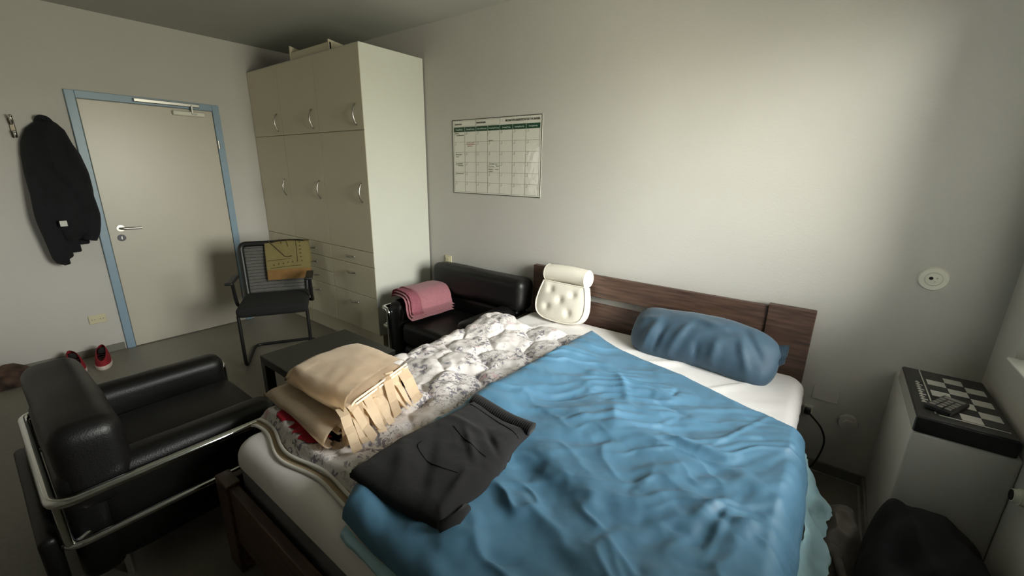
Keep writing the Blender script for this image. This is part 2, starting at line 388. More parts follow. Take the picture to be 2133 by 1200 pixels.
B().cyl((.010, -.0155, .006), (.010, -.017, .006), .003, seg=10).cyl((.006, -.0155, -.010), (.006, -.017, -.010), .0025, seg=10).make('screw', 'steel', t)
t = thing('round_cover', 'round painted outlet cover low on the wall by the bed corner', 'outlet', (4.862, 0, .325))
B().cyl((0, 0, 0), (0, -.016, 0), .043, .038, 28).make('cover_ring', 'wall', t, smooth='auto')
B().cyl((0, -.016, 0), (0, -.026, 0), .022, .018, 24).make('centre_cap', 'wall', t, smooth='auto')
tag(B().box(4.695, 4.805, -.006, 0, .405, .475, .002, 1).make('blank_plate', 'wall'), 'flat blank painted plate on the wall right of the bed', 'plate')
t = thing('power_cable', 'black power cable looping from a plug behind the bed', 'cable', (4.70, 0, .34))
B().box(4.672, 4.712, -.012, 0, .318, .362, .004, 2).make('outlet', 'white_plastic', t, world=(4.70, 0, .34))
B().box(4.678, 4.706, -.045, -.012, .322, .352, .006, 2).make('plug', 'black_plastic', t, world=(4.70, 0, .34))
B().tube(smooth_curve([(4.692, -.04, .338), (4.715, -.07, .333), (4.76, -.08, .29), (4.785, -.07, .22), (4.78, -.06, .13), (4.755, -.07, .05), (4.71, -.09, .012), (4.60, -.14, .008)]), .0045, 8).make('cord', 'black_plastic', t, smooth=True, world=(4.70, 0, .34))
t = thing('coat_hook', 'bronze coat hook on the wall left of the hanging black coat', 'hook', (0, -2.155, 1.74))
B().box(0, .006, -.014, .014, -.055, .075, .004, 2).make('back_plate', mat('bronze_metal', srgb(112, 104, 88), .4, .6), t)
B().tube(smooth_curve([(.004, 0, .04), (.03, 0, .035), (.055, 0, .055), (.06, 0, .08)]), .007, 8).ball((.06, 0, .083), .010).make('upper_prong', 'steel', t, smooth=True)
B().tube(smooth_curve([(.004, 0, -.02), (.03, 0, -.05), (.05, 0, -.045), (.055, 0, -.02)]), .007, 8).ball((.055, 0, -.018), .010).make('lower_prong', 'steel', t, smooth=True)

# ------------------------------------------------------------------ hanging coat
def coat():
    t = thing('black_coat', 'black wool coat hanging on the wall beside the blue door frame', 'coat', (0, -2.02, 1.80))
    W = (0, -2.02, 1.80)
    # rows: z, y_left, y_right, depth
    rows = [(1.815, -2.00, -1.985, .03), (1.80, -2.045, -1.94, .07), (1.75, -2.10, -1.905, .10), (1.66, -2.14, -1.885, .13), (1.58, -2.155, -1.855, .15), (1.45, -2.165, -1.835, .17),
            (1.32, -2.165, -1.835, .18), (1.20, -2.15, -1.845, .19), (1.10, -2.135, -1.87, .19), (1.02, -2.13, -1.90, .17), (.97, -2.12, -1.935, .13)]
    n = 40; V = []
    zs = np.linspace(0, 1, 46); R = np.array(rows); q = np.linspace(0, 1, len(rows))
    for s in zs:
        z, a, b, dp = [np.interp(s, q, R[:, k]) for k in range(4)]
        th = np.linspace(0, 2*PI, n, endpoint=False)
        yy = (a+b)/2+(b-a)/2*np.cos(th); dx = np.where(np.sin(th) > 0, np.abs(np.sin(th))**.7, 0)*dp
        wr = .022*np.sin(yy*55+z*6+2*np.sin(z*9))*(np.sin(th) > 0)*np.abs(np.sin(th))*sst(0, .15, s)
        wr += .02*fbm(yy*9, np.full(n, z*5), 3)*np.maximum(np.sin(th), 0)
        V.append(np.stack([.014+np.maximum(dx+wr, 0), yy, np.full(n, z)], -1))
    B().grid(np.array(V), closed_v=True).caps().make('coat_body', 'coat', t, smooth=True, world=W)
    def sleeve(pts, r, nm='sleeve', m='coat'):
        P = smooth_curve(pts, 6); rr = [np.interp(i/(len(P)-1), np.linspace(0, 1, len(r)), r) for i in range(len(P))]
        B().tube([tuple(p) for p in P], rr, 14).make(nm, m, t, smooth='auto', world=W)
    sleeve([(.08, -2.11, 1.62), (.10, -2.115, 1.40), (.115, -2.12, 1.15), (.115, -2.105, .98), (.10, -2.095, .845), (.095, -2.085, .83)], [.03, .05, .062, .062, .058, .045])
    sleeve([(.08, -1.92, 1.55), (.11, -1.905, 1.35), (.125, -1.90, 1.15), (.125, -1.915, 1.03), (.12, -1.935, .96)], [.03, .05, .06, .055, .045])
    # lower hem flaps with their cut ends
    for y0, y1, z0 in ((-2.07, -1.985, .865), (-2.10, -2.05, .83), (-1.99, -1.93, .92)):
        B().box(.05, .085, y0, y1, z0, 1.06, .012, 2).make('hem_flap', 'coat', t, world=W)
    B().box(.221, .225, -2.078, -2.040, 1.080, 1.120, .001, 1).make('care_label', 'white_tag', t, world=W)
    B().tube(smooth_curve([(.01, -2.03, 1.80), (.06, -2.02, 1.825), (.07, -1.99, 1.82), (.02, -1.96, 1.79)]), .018, 10).make('collar', 'coat', t, smooth=True, world=W)
coat()

# ------------------------------------------------------------------ wardrobe
def wardrobe():
    t = thing('wardrobe', 'tall cream three-column wardrobe with bow handles in the corner', 'wardrobe', (0, 0, 0))
    Wd, D, H = 1.803, .59, 2.361; c1, c2 = .576, 1.182; g = .004; f = .018
    y0 = -D+f   # carcass front
    b = B(); b.box(.003, Wd-.02, y0, -.012, .186, H-.02); b.make('carcass', 'cream_side', t)
    B().box(Wd-.02, Wd, -D+.002, -.012, .185-.01, H, .0015, 1).make('side_panel', 'cream_side', t)
    B().box(.003, Wd-.02, -D+.002, -.012, H-.02, H, .001, 1).make('top_panel', 'cream_side', t)
    B().box(.003, Wd-.06, -D+.075, -.03, 0, .18).make('plinth', 'cream', t)
    cols = [(.003, c1), (c1, c2), (c2, Wd)]
    def handle(p, x, z, vert, L=.15):
        pts = []
        for i in range(13):
            s = i/12; a = (s-.5)*L; o = .004+.026*math.sin(PI*s)
            pts.append((x, -D-o, z+a) if vert else (x+a, -D-o, z))
        rr = [.0045+.003*math.sin(PI*i/12) for i in range(13)]
        B().tube(pts, rr, 8).make('handle', 'steel', p, smooth=True)
    def panel(nm, x0, x1, z0, z1, hx=None, hz=None, vert=True, L=.15):
        o = B().box(x0+g/2, x1-g/2, -D, -D+f-.001, z0+g/2, z1-g/2, .0022, 1).make(nm, 'cream', t)
        B().box(x1-g/2-.0015, x1-g/2+.0006, -D+.0015, -D+f-.002, z0+g, z1-g).make('edge_band', 'cream_edge', o)
        if hx is not None: handle(o, hx, hz, vert, L)
        return o
    for i, (a, b_) in enumerate(cols):
        panel('door', a, b_, 1.7876, H-.003, b_-.075 if i < 2 else b_-.085, 1.895)
        panel('door', a, b_, .8752, 1.7876, b_-.075 if i < 2 else b_-.085, 1.335)
        zz = [.8752, .751, .622, .494, .184] if i < 2 else [.8752, .751, .494, .184]
        for k in range(len(zz)-1):
            hz = zz[k]-.062 if (zz[k]-zz[k+1]) < .2 else zz[k]-.075
            panel('drawer', a, b_, zz[k+1], zz[k], (a+b_)/2-.01, hz, False, .13)
wardrobe()
t = thing('shelf_board', 'cream shelf frame with two upright ends lying on top of the wardrobe', 'shelf', (1.12, -.45, 2.361))
B().box(.826, 1.42, -.575, -.559, 2.362, 2.418, .002, 1).make('back_rail', 'cream', t, world=t.location)
B().poly([(.826, -.578, 2.362), (.826, -.25, 2.362), (.826, -.25, 2.40), (.826, -.578, 2.468)], .016, (1, 0, 0)).make('end_panel', 'cream', t, world=t.location)
B().poly([(1.404, -.578, 2.362), (1.404, -.25, 2.362), (1.404, -.25, 2.39), (1.404, -.578, 2.434)], .016, (1, 0, 0)).make('end_panel', 'cream', t, world=t.location)

# ------------------------------------------------------------------ wall planner
def planner():
    x0, x1, z0, z1 = 2.1117, 2.9585, 1.3354, 1.8874; cx, cz = (x0+x1)/2, (z0+z1)/2
    t = thing('wall_planner', 'laminated white monthly planner with green header on the back wall', 'planner', (cx, 0, cz))
    w, h = x1-x0, z1-z0; Y = -.0035
    B().box(-w/2, w/2, -.003, -.0004, -h/2, h/2).make('sheet', 'paper', t)
    def strip(b, a0, a1, b0, b1, th=.0006): b.box(a0, a1, Y-th, Y+.0005, b0, b1)
    b = B(); k = .005
    strip(b, -w/2, w/2, h/2-k, h/2); strip(b, -w/2, w/2, -h/2, -h/2+k); strip(b, -w/2, -w/2+k, -h/2, h/2); strip(b, w/2-k, w/2, -h/2, h/2)
    b.make('border', 'ink_dark', t)
    gx0, gx1 = -w/2+.016, w/2-.016; top = h/2-.088; head = h/2-.056; bot = -h/2+.014
    b = B(); strip(b, gx0, gx1, top, head+.002); b.make('header_band', 'green', t)
    cw = (gx1-gx0)/7; rh = (top-bot)/6
    b = B(); q = .0016
    for i in range(8): strip(b, gx0+i*cw-q/2, gx0+i*cw+q/2, bot, top)
    for j in range(7): strip(b, gx0, gx1, top-j*rh-q/2, top-j*rh+q/2)
    for i in range(7):
        for j in range(6):
            s = .02; X = gx0+i*cw; Z = top-j*rh
            strip(b, X, X+s, Z-s-q/2, Z-s+q/2); strip(b, X+s-q/2, X+s+q/2, Z-s, Z)
    # boxes of the head line
    for (a0, a1) in ((gx0, gx0+2*cw), (gx0+2*cw, gx0+4*cw)):
        strip(b, a0, a1, head+.006, head+.0072); strip(b, a0, a1, h/2-.0112, h/2-.010); strip(b, a0, a0+.0012, head+.006, h/2-.010); strip(b, a1-.0012, a1, head+.006, h/2-.010)
    o = b.make('grid_lines', 'ink', t); o['kind'] = 'stuff'
    for i in range(1, 7):
        b = B(); strip(b, gx0+i*cw-.001, gx0+i*cw+.001, top, head+.002, .0010); b.make('header_divider', 'ink_white', t)
    text('title_text', 'MONATSPLANER/MONTHLY PLANNER', .022, 'ink_dark', t, (gx1-.300, Y-.0004, h/2-.028), width=.298)
    text('year_text', 'JAHR/YEAR', .016, 'ink_dark', t, (gx0+.012, Y-.0004, h/2-.034), width=.075)
    text('month_text', 'MONAT/MONTH', .016, 'ink_dark', t, (gx0+2*cw+.006, Y-.0004, h/2-.030), width=.088)
    for i, s in enumerate(('Montag/Monday', 'Dienstag/Tuesday', 'Mittwoch/Wednesday', 'Donnerstag/Thursday', 'Freitag/Friday', 'Samstag/Saturday', 'Sonntag/Sunday')):
        text('weekday_text', s, .014, 'ink_white', t, (gx0+(i+.5)*cw, Y-.0006, (top+head)/2), align='CENTER', width=min(cw*.86, .0052*len(s)))
    # pen notes: wavy strokes
    def note(nm, lines, m):
        b = B(); rnd = random.Random(3)
        for (X, Z, L) in lines:
            n = max(6, int(L/.0035)); pts = [(X+L*i/n, Y-.0004, Z+.0042*math.sin(i*2.1+rnd.random()*2)*rnd.uniform(.5, 1)) for i in range(n+1)]
            b.tube(pts, .0011, 4)
        b.make(nm, m, t)
    G = lambda c, r: (gx0+c*cw, top-r*rh)
    L = []
    for (c, r, dx, dz, ln) in ((0, 0, .008, .012, .05), (0, 0, .03, .026, .075), (3, 1, .01, -.004, .04), (0, 2, .02, .018, .06), (0, 2, .02, .034, .03), (0, 3, .02, .012, .07), (0, 3, .035, .025, .06),
                               (0, 4, .02, .012, .08), (3, 3, .02, .012, .075), (3, 3, .005, .032, .06), (3, 3, .08, .026, .03), (3, 3, .005, .05, .05), (3, 3, .07, .05, .035), (3, 3, .008, .066, .045)):
        X, Z = G(c, r); L.append((X+dx, Z-dz, ln))
    note('pen_note', L, 'ink_dark')
    X, Z = G(1, 1); note('red_pen_note', [(X+.025, Z-.008, .075), (X+.02, Z-.02, .085), (X+.03, Z-.032, .05)], 'ink_red')
planner()

# ------------------------------------------------------------------ coffee table
t = thing('coffee_table', 'low square black coffee table between the chairs and the bed', 'table', (2.357, -1.327, 0))
B().box(-.275, .275, -.275, .275, .40, .45, .003, 1).make('tabletop', 'table', t)
for sx in (-1, 1):
    for sy in (-1, 1):
        B().box(sx*.25-.025, sx*.25+.025, sy*.25-.025, sy*.25+.025, 0, .4, .002, 1).make('leg', 'table', t)

# ------------------------------------------------------------------ tubular armchairs
def cushion(L, Wd, H, r, n=12, puff=.0, seed=0, wr=.006):
    """rounded block centred at 0, gently puffed"""
    b = B(); b.box(-L/2, L/2, -Wd/2, Wd/2, -H/2, H/2)
    bmesh.ops.bevel(b.bm, geom=list(b.bm.edges), offset=r, segments=5, profile=.5, affect='EDGES')
    bmesh.ops.subdivide_edges(b.bm, edges=[e for e in b.bm.edges if e.calc_length() > .08], cuts=6, use_grid_fill=True)
    co = np.array([v.co for v in b.bm.verts])
    k = (1-(2*co[:, 0]/L)**2)*(1-(2*co[:, 1]/Wd)**2)
    d = fbm(co[:, 0]*9+seed, co[:, 1]*9+co[:, 2]*7, seed, 3)*wr
    for i, v in enumerate(b.bm.verts):
        n_ = v.co.normalized(); v.co.z += puff*max(0, k[i])*(1 if v.co.z > 0 else -.3); v.co += Vector((n_.x*.6, n_.y, n_.z))*d[i]
    return b
def armchair(label, loc, rz, W, D, zr, zl, zarm, zback, arm_r, group=None, drop=0, ext=0, bz0=.36, by=.10, tilt=.08):
    """local: seat faces +y, back at -y; width along x"""
    t = thing('leather_armchair', label, 'armchair', loc, rz, group)
    hw, hd = W/2, D/2; R = .017
    def rail(z, r, ends):
        pts = []
        fx = hw; fy = hd
        pts = [(-fx+.075, fy, 0), (-fx+.075, fy, z), (-fx, fy, z), (-fx, -fy, z), (fx, -fy, z), (fx, fy, z), (fx-.075, fy, z), (fx-.075, fy, 0)] if ends else [(-fx+.075, fy, z), (-fx, fy, z), (-fx, -fy, z), (fx, -fy, z), (fx, fy, z), (fx-.075, fy, z)]
        return B().tube(fillet(pts, .06, 7), r, 14)
    rail(zr, R, True).make('upper_rail', 'chrome', t, smooth='auto')
    rail(zl, .013, False).make('lower_rail', 'chrome', t, smooth='auto')
    for s in (-1, 1): B().tube(fillet([(s*(hw-.10), -hd+.14, 0), (s*(hw-.10), -hd+.14, zl), (s*(hw-.012), -hd+.012, zl), (s*(hw-.012), -hd+.012, zr)], .03), R*.8, 12).make('rear_leg', 'chrome', t, smooth='auto')
    def put(b, nm, x, y, z, rx=0):
        o = b.make(nm, 'leather', t, smooth=True); o.location = (x, y, z); o.rotation_euler = (rx, 0, 0); return o
    aw = .17
    put(cushion(W-2*aw-.05, D-.16, .17, .045, puff=.02, seed=1), 'seat_cushion', 0, .07, .335)
    put(cushion(W-2*aw-.05, D-.10, .13, .04, seed=5), 'seat_base', 0, .03, .175)
    for s in (-1, 1):
        za = zarm-(drop if s > 0 else 0)
        put(cushion(aw-.03, D-.03-.08, za-.10, arm_r, puff=.0, seed=8+s), 'arm_cushion', s*(hw-.105), .045, (za+.10)/2)
    put(cushion(W-.05+ext, .19, zback-bz0, .06, seed=13, wr=.010), 'back_bolster', -ext/2, -hd+by, (zback+bz0)/2, tilt)
    put(cushion(W-.07, .12, .46, .045, seed=17), 'back_cushion', 0, -hd+.082, .31)
    return t
# near chair: back towards the camera side, seat facing the back wall
ac1 = armchair('large black leather tubular armchair in the foreground left of the bed', (2.385, -2.155, 0), 0, .83, .74, .455, .285, .535, .688, .055, drop=.03, ext=.04, by=.125, tilt=.02)
ob = cushion(.78, .05, .20, .022, seed=21).make('outer_back_flap', 'leather', ac1, smooth=True); ob.location = (0, -.400, .235)
ac2 = armchair('black leather tubular armchair against the back wall holding a pink towel', (2.475, -.365, 0), PI, .92, .66, .50, .36, .565, .775, .06, ext=.06, bz0=.53)

# ------------------------------------------------------------------ pink towel on the far armchair
def pink_towel():
    t = thing('pink_towel', 'folded dusty pink towel draped over the armchair arm by the wardrobe', 'towel', (2.14, -.40, .57))
    W = t.location.copy()
    # path across the arm (x,z), towel runs over the arm and down to the seat
    path = [(2.02, .555), (2.04, .578), (2.10, .592), (2.20, .590), (2.245, .565), (2.27, .52), (2.31, .475), (2.40, .455)]
    P = np.array([p for p in smooth_curve([(a, 0, b) for a, b in path], 8)])
    def layer(y0, y1, off, nm, m, e0=0, e1=1, skew=.10):
        n = len(P); i0, i1 = int(e0*(n-1)), int(e1*(n-1)); Q = P[i0:i1+1]; nv = 30; V = np.zeros((len(Q), nv, 3))
        for i, p in enumerate(Q):
            s = (i+i0)/(n-1); v = np.linspace(0, 1, nv)
            T_ = Q[min(i+1, len(Q)-1)]-Q[max(i-1, 0)]; T_ = T_/np.linalg.norm(T_); nx, nz = -T_[2], T_[0]
            hgt = off+.004*fbm(v*4+off*50, np.full(nv, s*5), 4)
            V[i, :, 0] = p[0]+nx*hgt+.03*(v-.5)*s; V[i, :, 1] = y0+(y1-y0)*v-skew*s; V[i, :, 2] = p[2]+nz*hgt
        b = B(); b.grid(V)
        r = bmesh.ops.solidify(b.bm, geom=list(b.bm.faces), thickness=.009)
        b.make(nm, m, t, smooth='auto', world=W)
    layer(-.60, -.21, .012, 'lower_layer', 'pink', 0, .98)
    layer(-.585, -.20, .028, 'middle_layer', 'pink', 0, .95)
    layer(-.50, -.19, .044, 'upper_layer', 'pink', .05, .93)
    layer(-.572, -.50, .0435, 'woven_band', 'pink_band', .05, .93)
    layer(-.505, -.497, .049, 'raised_seam', 'pink', .05, .93)
pink_towel()

# ------------------------------------------------------------------ cantilever office chair with towel
def office_chair():
    base = Vector((1.13, -1.08, 0)); ang = math.radians(60)     # local +x = chair right (in the photo), local -y = front
    t = thing('office_chair', 'black cantilever visitor chair with mesh back by the door', 'chair', base, ang)
    hw = .235
    # frame: arms, front legs, floor runners joined at the back
    for s in (-1, 1):
        pass
    pts = [(-hw, -.20, .43), (-hw, -.20, .012), (-hw, .25, .012), (hw, .25, .012), (hw, -.20, .012), (hw, -.20, .43)]
    B().tube(fillet(pts, .06), .0125, 12).make('leg_frame', 'black_frame', t, smooth='auto')
    # seat
    s = cushion(.49, .46, .075, .03, puff=.012, seed=31, wr=.002); o = s.make('seat', 'black_fabric', t, smooth=True); o.location = (0, 0, .455)
    B().box(-.22, .22, -.20, .21, .41, .425, .004, 1).make('seat_pan', 'black_plastic', t)
    # back frame leaning backwards
    def bp(u, v): return (u, .215+.10*v, .46+.43*v)     # u across, v up
    out = [bp(-.225, 0), bp(-.245, 1.0), bp(.245, 1.0), bp(.225, 0)]
    B().tube(fillet(out, .05)+[Vector(out[0])], .023, 10).make('back_frame', 'black_frame', t, smooth='auto')
    V = np.zeros((16, 16, 3))
    for i in range(16):
        for j in range(16):
            u = (i/15-.5)*.46; v = .02+j/15*.95; p = bp(u, v); V[i, j] = (p[0], p[1]+.025*(1-(2*u/.46)**2)*math.sin(PI*v), p[2])
    b = B().grid(V); bmesh.ops.solidify(b.bm, geom=list(b.bm.faces), thickness=.004); mo = b.make('back_mesh', 'mesh', t, smooth=True)
    b = B()
    for k in range(15):
        v = .08+k*.06
        b.tube([(u*.46, bp(u, v)[1]+.025*(1-(2*u)**2)*math.sin(PI*v)-.004, bp(u, v)[2]) for u in np.linspace(-.48, .48, 9)], .0016, 5)
    b.make('mesh_rib', 'mesh_rib', mo)
    for s_ in (-1, 1):
        X = s_*(hw+.035)
        B().tube(fillet([(s_*hw, .10, .43), (X, .06, .43), (X, -.0, .47), (X, -.05, .655)], .04), .013, 10).make('arm_support', 'black_frame', t, smooth='auto')
        a = cushion(.055, .27, .022, .010, wr=0); q = a.make('armrest', 'black_plastic', t, smooth=True); q.location = (X, -.03, .668)
    return t, bp, base, ang
oc, bp, obase, oang = office_chair()
def chair_towel():
    t = thing('mustard_towel', 'mustard yellow printed towel hung over the office chair back', 'towel', obase, oang)
    u0, u1 = -.065, .275
    def P(u, s, off):     # s: 0 bottom front .. 1 top .. 2 back
        if s <= 1:
            v = .30+.75*s; p = bp(u, v); return (p[0], p[1]-.022-off, p[2])
        v = 1.05-.55*(s-1); p = bp(u, v); return (p[0]+.01*(s-1), p[1]+.03+off, p[2]-.0)
    def sheet(nm, m, s0, s1, ua, ub, off, n=24, k=26, th=.006, par=None):
        V = np.zeros((k, n, 3))
        for i, s in enumerate(np.linspace(s0, s1, k)):
            for j, u in enumerate(np.linspace(ua, ub, n)):
                V[i, j] = P(u, s, off); wv = float(fbm(np.array([u*9.]), np.array([s*2.]), 5)[0]); V[i, j, 1] += .006*wv
                V[i, j, 2] += .008*math.sin(u*14)*(1-abs(s-1))
        # round over the top
        b = B().grid(V); bmesh.ops.solidify(b.bm, geom=list(b.bm.faces), thickness=th); return b.make(nm, m, par or t, smooth=True)
    main = sheet('towel_cloth', 'mustard', .26, 1.85, u0, u1, .004)
    sheet('orange_hem', 'orange', .0, .262, u0, u1, .0035)
    # printed figures: the stick, lines and marks
    def mark(nm, pts, r):
        b = B()
        for L in pts: b.tube([Vector(P(u, s, .0078))+Vector((0, 0, .008*math.sin(u*14)*(1-abs(s-1)))) for u, s in L], r, 5)
        b.make(nm, 'olive_print', main)
    mark('printed_club', [[(-.03+.11*q, 1.0-.42*q) for q in np.linspace(0, 1, 8)]+[(.10, .565), (.135, .585)]], .0045)
    for L_ in ([(u, .50+.03*(u-u0)/.36) for u in np.linspace(u0+.01, .12, 8)], [(u, .30+.06*(u-u0)/.36) for u in np.linspace(u0+.03, .2, 8)], [(.06, 1), (.062, .9)], [(.10, 1), (.112, .82)], [(.175, .98), (.175, .45)]): mark('printed_line', [L_], .0022)
    glyph = []
    for k in range(7):
        u = u0+.055+k*.036; s = .385+.012*k; glyph += [[(u, s-.022), (u+.003, s+.022)], [(u+.002, s), (u+.008, s+.012 if k % 2 else s-.014)]]
    for k in range(5):
        s = .93-.095*k; glyph += [[(.195, s), (.210, s+.02)], [(.197, s+.02), (.208, s-.004)]]
    mark('printed_mark', glyph, .0022)
chair_towel()

# ================================================================== BED
HX0, HX1 = 2.962, 4.641
def bed():
    t = thing('bed', 'dark brown wooden double bed with slatted headboard', 'bed', (3.80, -1.07, 0)); W = t.location.copy()
    def bx(nm, m, *a, bev=.003): return B().box(*a, bev, 1).make(nm, m, t, world=W)
    bx('headboard_side_panel', 'wood', HX0, HX0+.20, -.062, -.022, 0, .870)
    bx('headboard_side_panel', 'wood', HX1-.205, HX1, -.066, -.022, 0, .878)
    bx('headboard_panel', 'wood', HX0+.20, HX1-.205, -.058, -.026, .722, .866)
    bx('headboard_rail', 'wood', HX0+.20, HX1-.205, -.058, -.026, .40, .676)
    bx('side_rail', 'wood_y', HX0-.005, HX0+.028, -2.09, -.066, .16, .385)
    bx('side_rail', 'wood_y', HX1-.028, HX1, -2.09, -.066, .16, .385)
    bx('footboard', 'wood', HX0+.075, HX1-.075, -2.118, -2.085, .14, .385)
    bx('corner_post', 'wood', HX0-.022, HX0+.085, -2.128, -2.078, 0, .398)
    bx('corner_post', 'wood', HX1-.085, HX1+.0, -2.128, -2.078, 0, .398)
    for k in range(9):
        y = -.25-k*.215; bx('slat', 'wood', HX0+.03, HX1-.03, y-.04, y+.04, .262, .282)
    return t
bed()
MX0, MX1, MY0, MY1, MZ = 2.985, 4.652, -2.068, -.078, .535
def rbox(x0, x1, y0, y1, z0, z1, rc, re):
    """block with rounded plan corners (rc) and a rounded top rim (re): returns (rings, n)"""
    def ring(ins, z, n=14, m=40):
        pts = []
        r = max(rc-ins, .004)
        cs = [(x1-ins-r, y1-ins-r, 0), (x0+ins+r, y1-ins-r, PI/2), (x0+ins+r, y0+ins+r, PI), (x1-ins-r, y0+ins+r, 1.5*PI)]
        for q, (cx, cy, a) in enumerate(cs):
            for i in range(n+1):
                th = a+PI/2*i/n; pts.append((cx+r*math.cos(th), cy+r*math.sin(th), z))
            nx, ny, na = cs[(q+1) % 4]; p = pts[-1]; e_ = (nx+r*math.cos(na), ny+r*math.sin(na))
            for i in range(1, m): pts.append((p[0]+(e_[0]-p[0])*i/m, p[1]+(e_[1]-p[1])*i/m, z))
        return pts
    return ring
def mattress():
    ring = rbox(MX0, MX1, MY0, MY1, .28, MZ, .07, .05)
    V = [ring(.02, .285), ring(.004, .30), ring(0, .32), ring(0, .46), ring(.006, .49), ring(.03, MZ-.015), ring(.07, MZ-.004)]
    o = B().grid(np.array(V), closed_v=True).caps().make('mattress', 'mattress', smooth='auto')
    tag(o, 'thick grey-sided mattress lying in the dark wooden bed frame', 'mattress')
    # fitted sheet: rim + top grid
    ring = rbox(MX0-.005, MX1+.005, MY0-.005, MY1+.005, .28, MZ, .08, .05)
    Z = MZ+.006; prof = [(0, .455), (-.001, .46), (-.001, .475)]+[(.06*(1-math.cos(a)), Z-.06+.06*math.sin(a)) for a in np.linspace(0, PI/2, 9)]
    b = B(); V = np.array([ring(i, z) for i, z in prof])
    # inner part: shrink rings towards the centre
    c = np.array([(MX0+MX1)/2, (MY0+MY1)/2, Z]); last = V[-1]
    ks = np.linspace(0, 1, 40)[1:-1]
    inner = np.array([last+(c-last)*k for k in ks]); V = np.concatenate([V, inner])
    X, Y = V[..., 0], V[..., 1]
    top = sst(Z-.05, Z, V[..., 2])
    fl = [(3.05, -.62, 3.35, -.15, .02, .012), (3.42, -.40, 3.62, -.36, .016, .007), (3.5, -.58, 3.9, -.30, .02, .008), (3.95, -.46, 4.2, -.25, .022, .012), (4.28, -.56, 4.45, -.33, .018, .009), (4.4, -.6, 4.64, -.45, .02, .008), (3.2, -.30, 3.5, -.42, .016, .007), (3.75, -.5, 4.0, -.42, .015, .008)]
    V[..., 2] += top*(folds(X, Y, fl)+.003*fbm(X*6, Y*6, 9)-.03*np.exp(-((Y+.05)/.05)**2)*0)
    V[:, :, 2] -= 0
    side = (1-top)*(V[..., 2] < Z-.02)*.0025*np.sin((X+Y)*60)
    V[..., 0] += side*np.sign(X-3.8)
    b.grid(V, closed_v=True).caps().make('fitted_sheet', 'sheet', smooth=True)
    tag(bpy.data.objects['fitted_sheet'], 'white fitted sheet stretched over the mattress', 'sheet')
mattress()
SZ = MZ+.006
# ------------------------------------------------------------------ floral quilt
def quilt_h(X, Y):
    """puffs of the scalloped quilting"""
    px, py = .235, .19
    best = np.full(X.shape, 9.); 
    Xw = X+.05*fbm(X*4, Y*4, 21); Yw = Y+.05*fbm(X*4+9, Y*4, 22)
    j0 = np.floor(Yw/py)
    F1 = np.full(X.shape, 9.); F2 = F1.copy()
    for dj in (-1, 0, 1, 2):
        j = j0+dj; offx = np.where(np.mod(j, 2) == 0, 0, .5)
        i0 = np.floor(Xw/px-offx)
        for di in (-1, 0, 1, 2):
            i = i0+di; cx = (i+offx+.18*(_h(i, j, 5)-.5))*px; cy = (j+.18*(_h(i, j, 6)-.5))*py
            dd = np.hypot((Xw-cx)/px, (Yw-cy)/py*.85); F2 = np.where(dd < F1, F1, np.minimum(F2, dd)); F1 = np.minimum(F1, dd)
    e_ = np.clip(F2-F1, 0, .6)
    return .027*np.clip(e_/.42, 0, 1)**.45
QXL, QXR = 2.875, 3.76
def quilt_z(X, Y):
    hgt = quilt_h(X, Y)*(.55+.45*sst(-1.95, -1.1, Y))+.022*fbm(X*5, Y*5, 31)+.012*ridged(X*7+2*fbm(X*3,Y*3,43), Y*11, 41)+.005*fbm(X*22, Y*22, 42, 2)
    bump = .05*np.exp(-(((X-3.05)/.16)**2+((Y+.62)/.16)**2))+.03*np.exp(-(((X-3.45)/.12)**2+((Y+.55)/.08)**2))
    return SZ+.030+hgt+bump
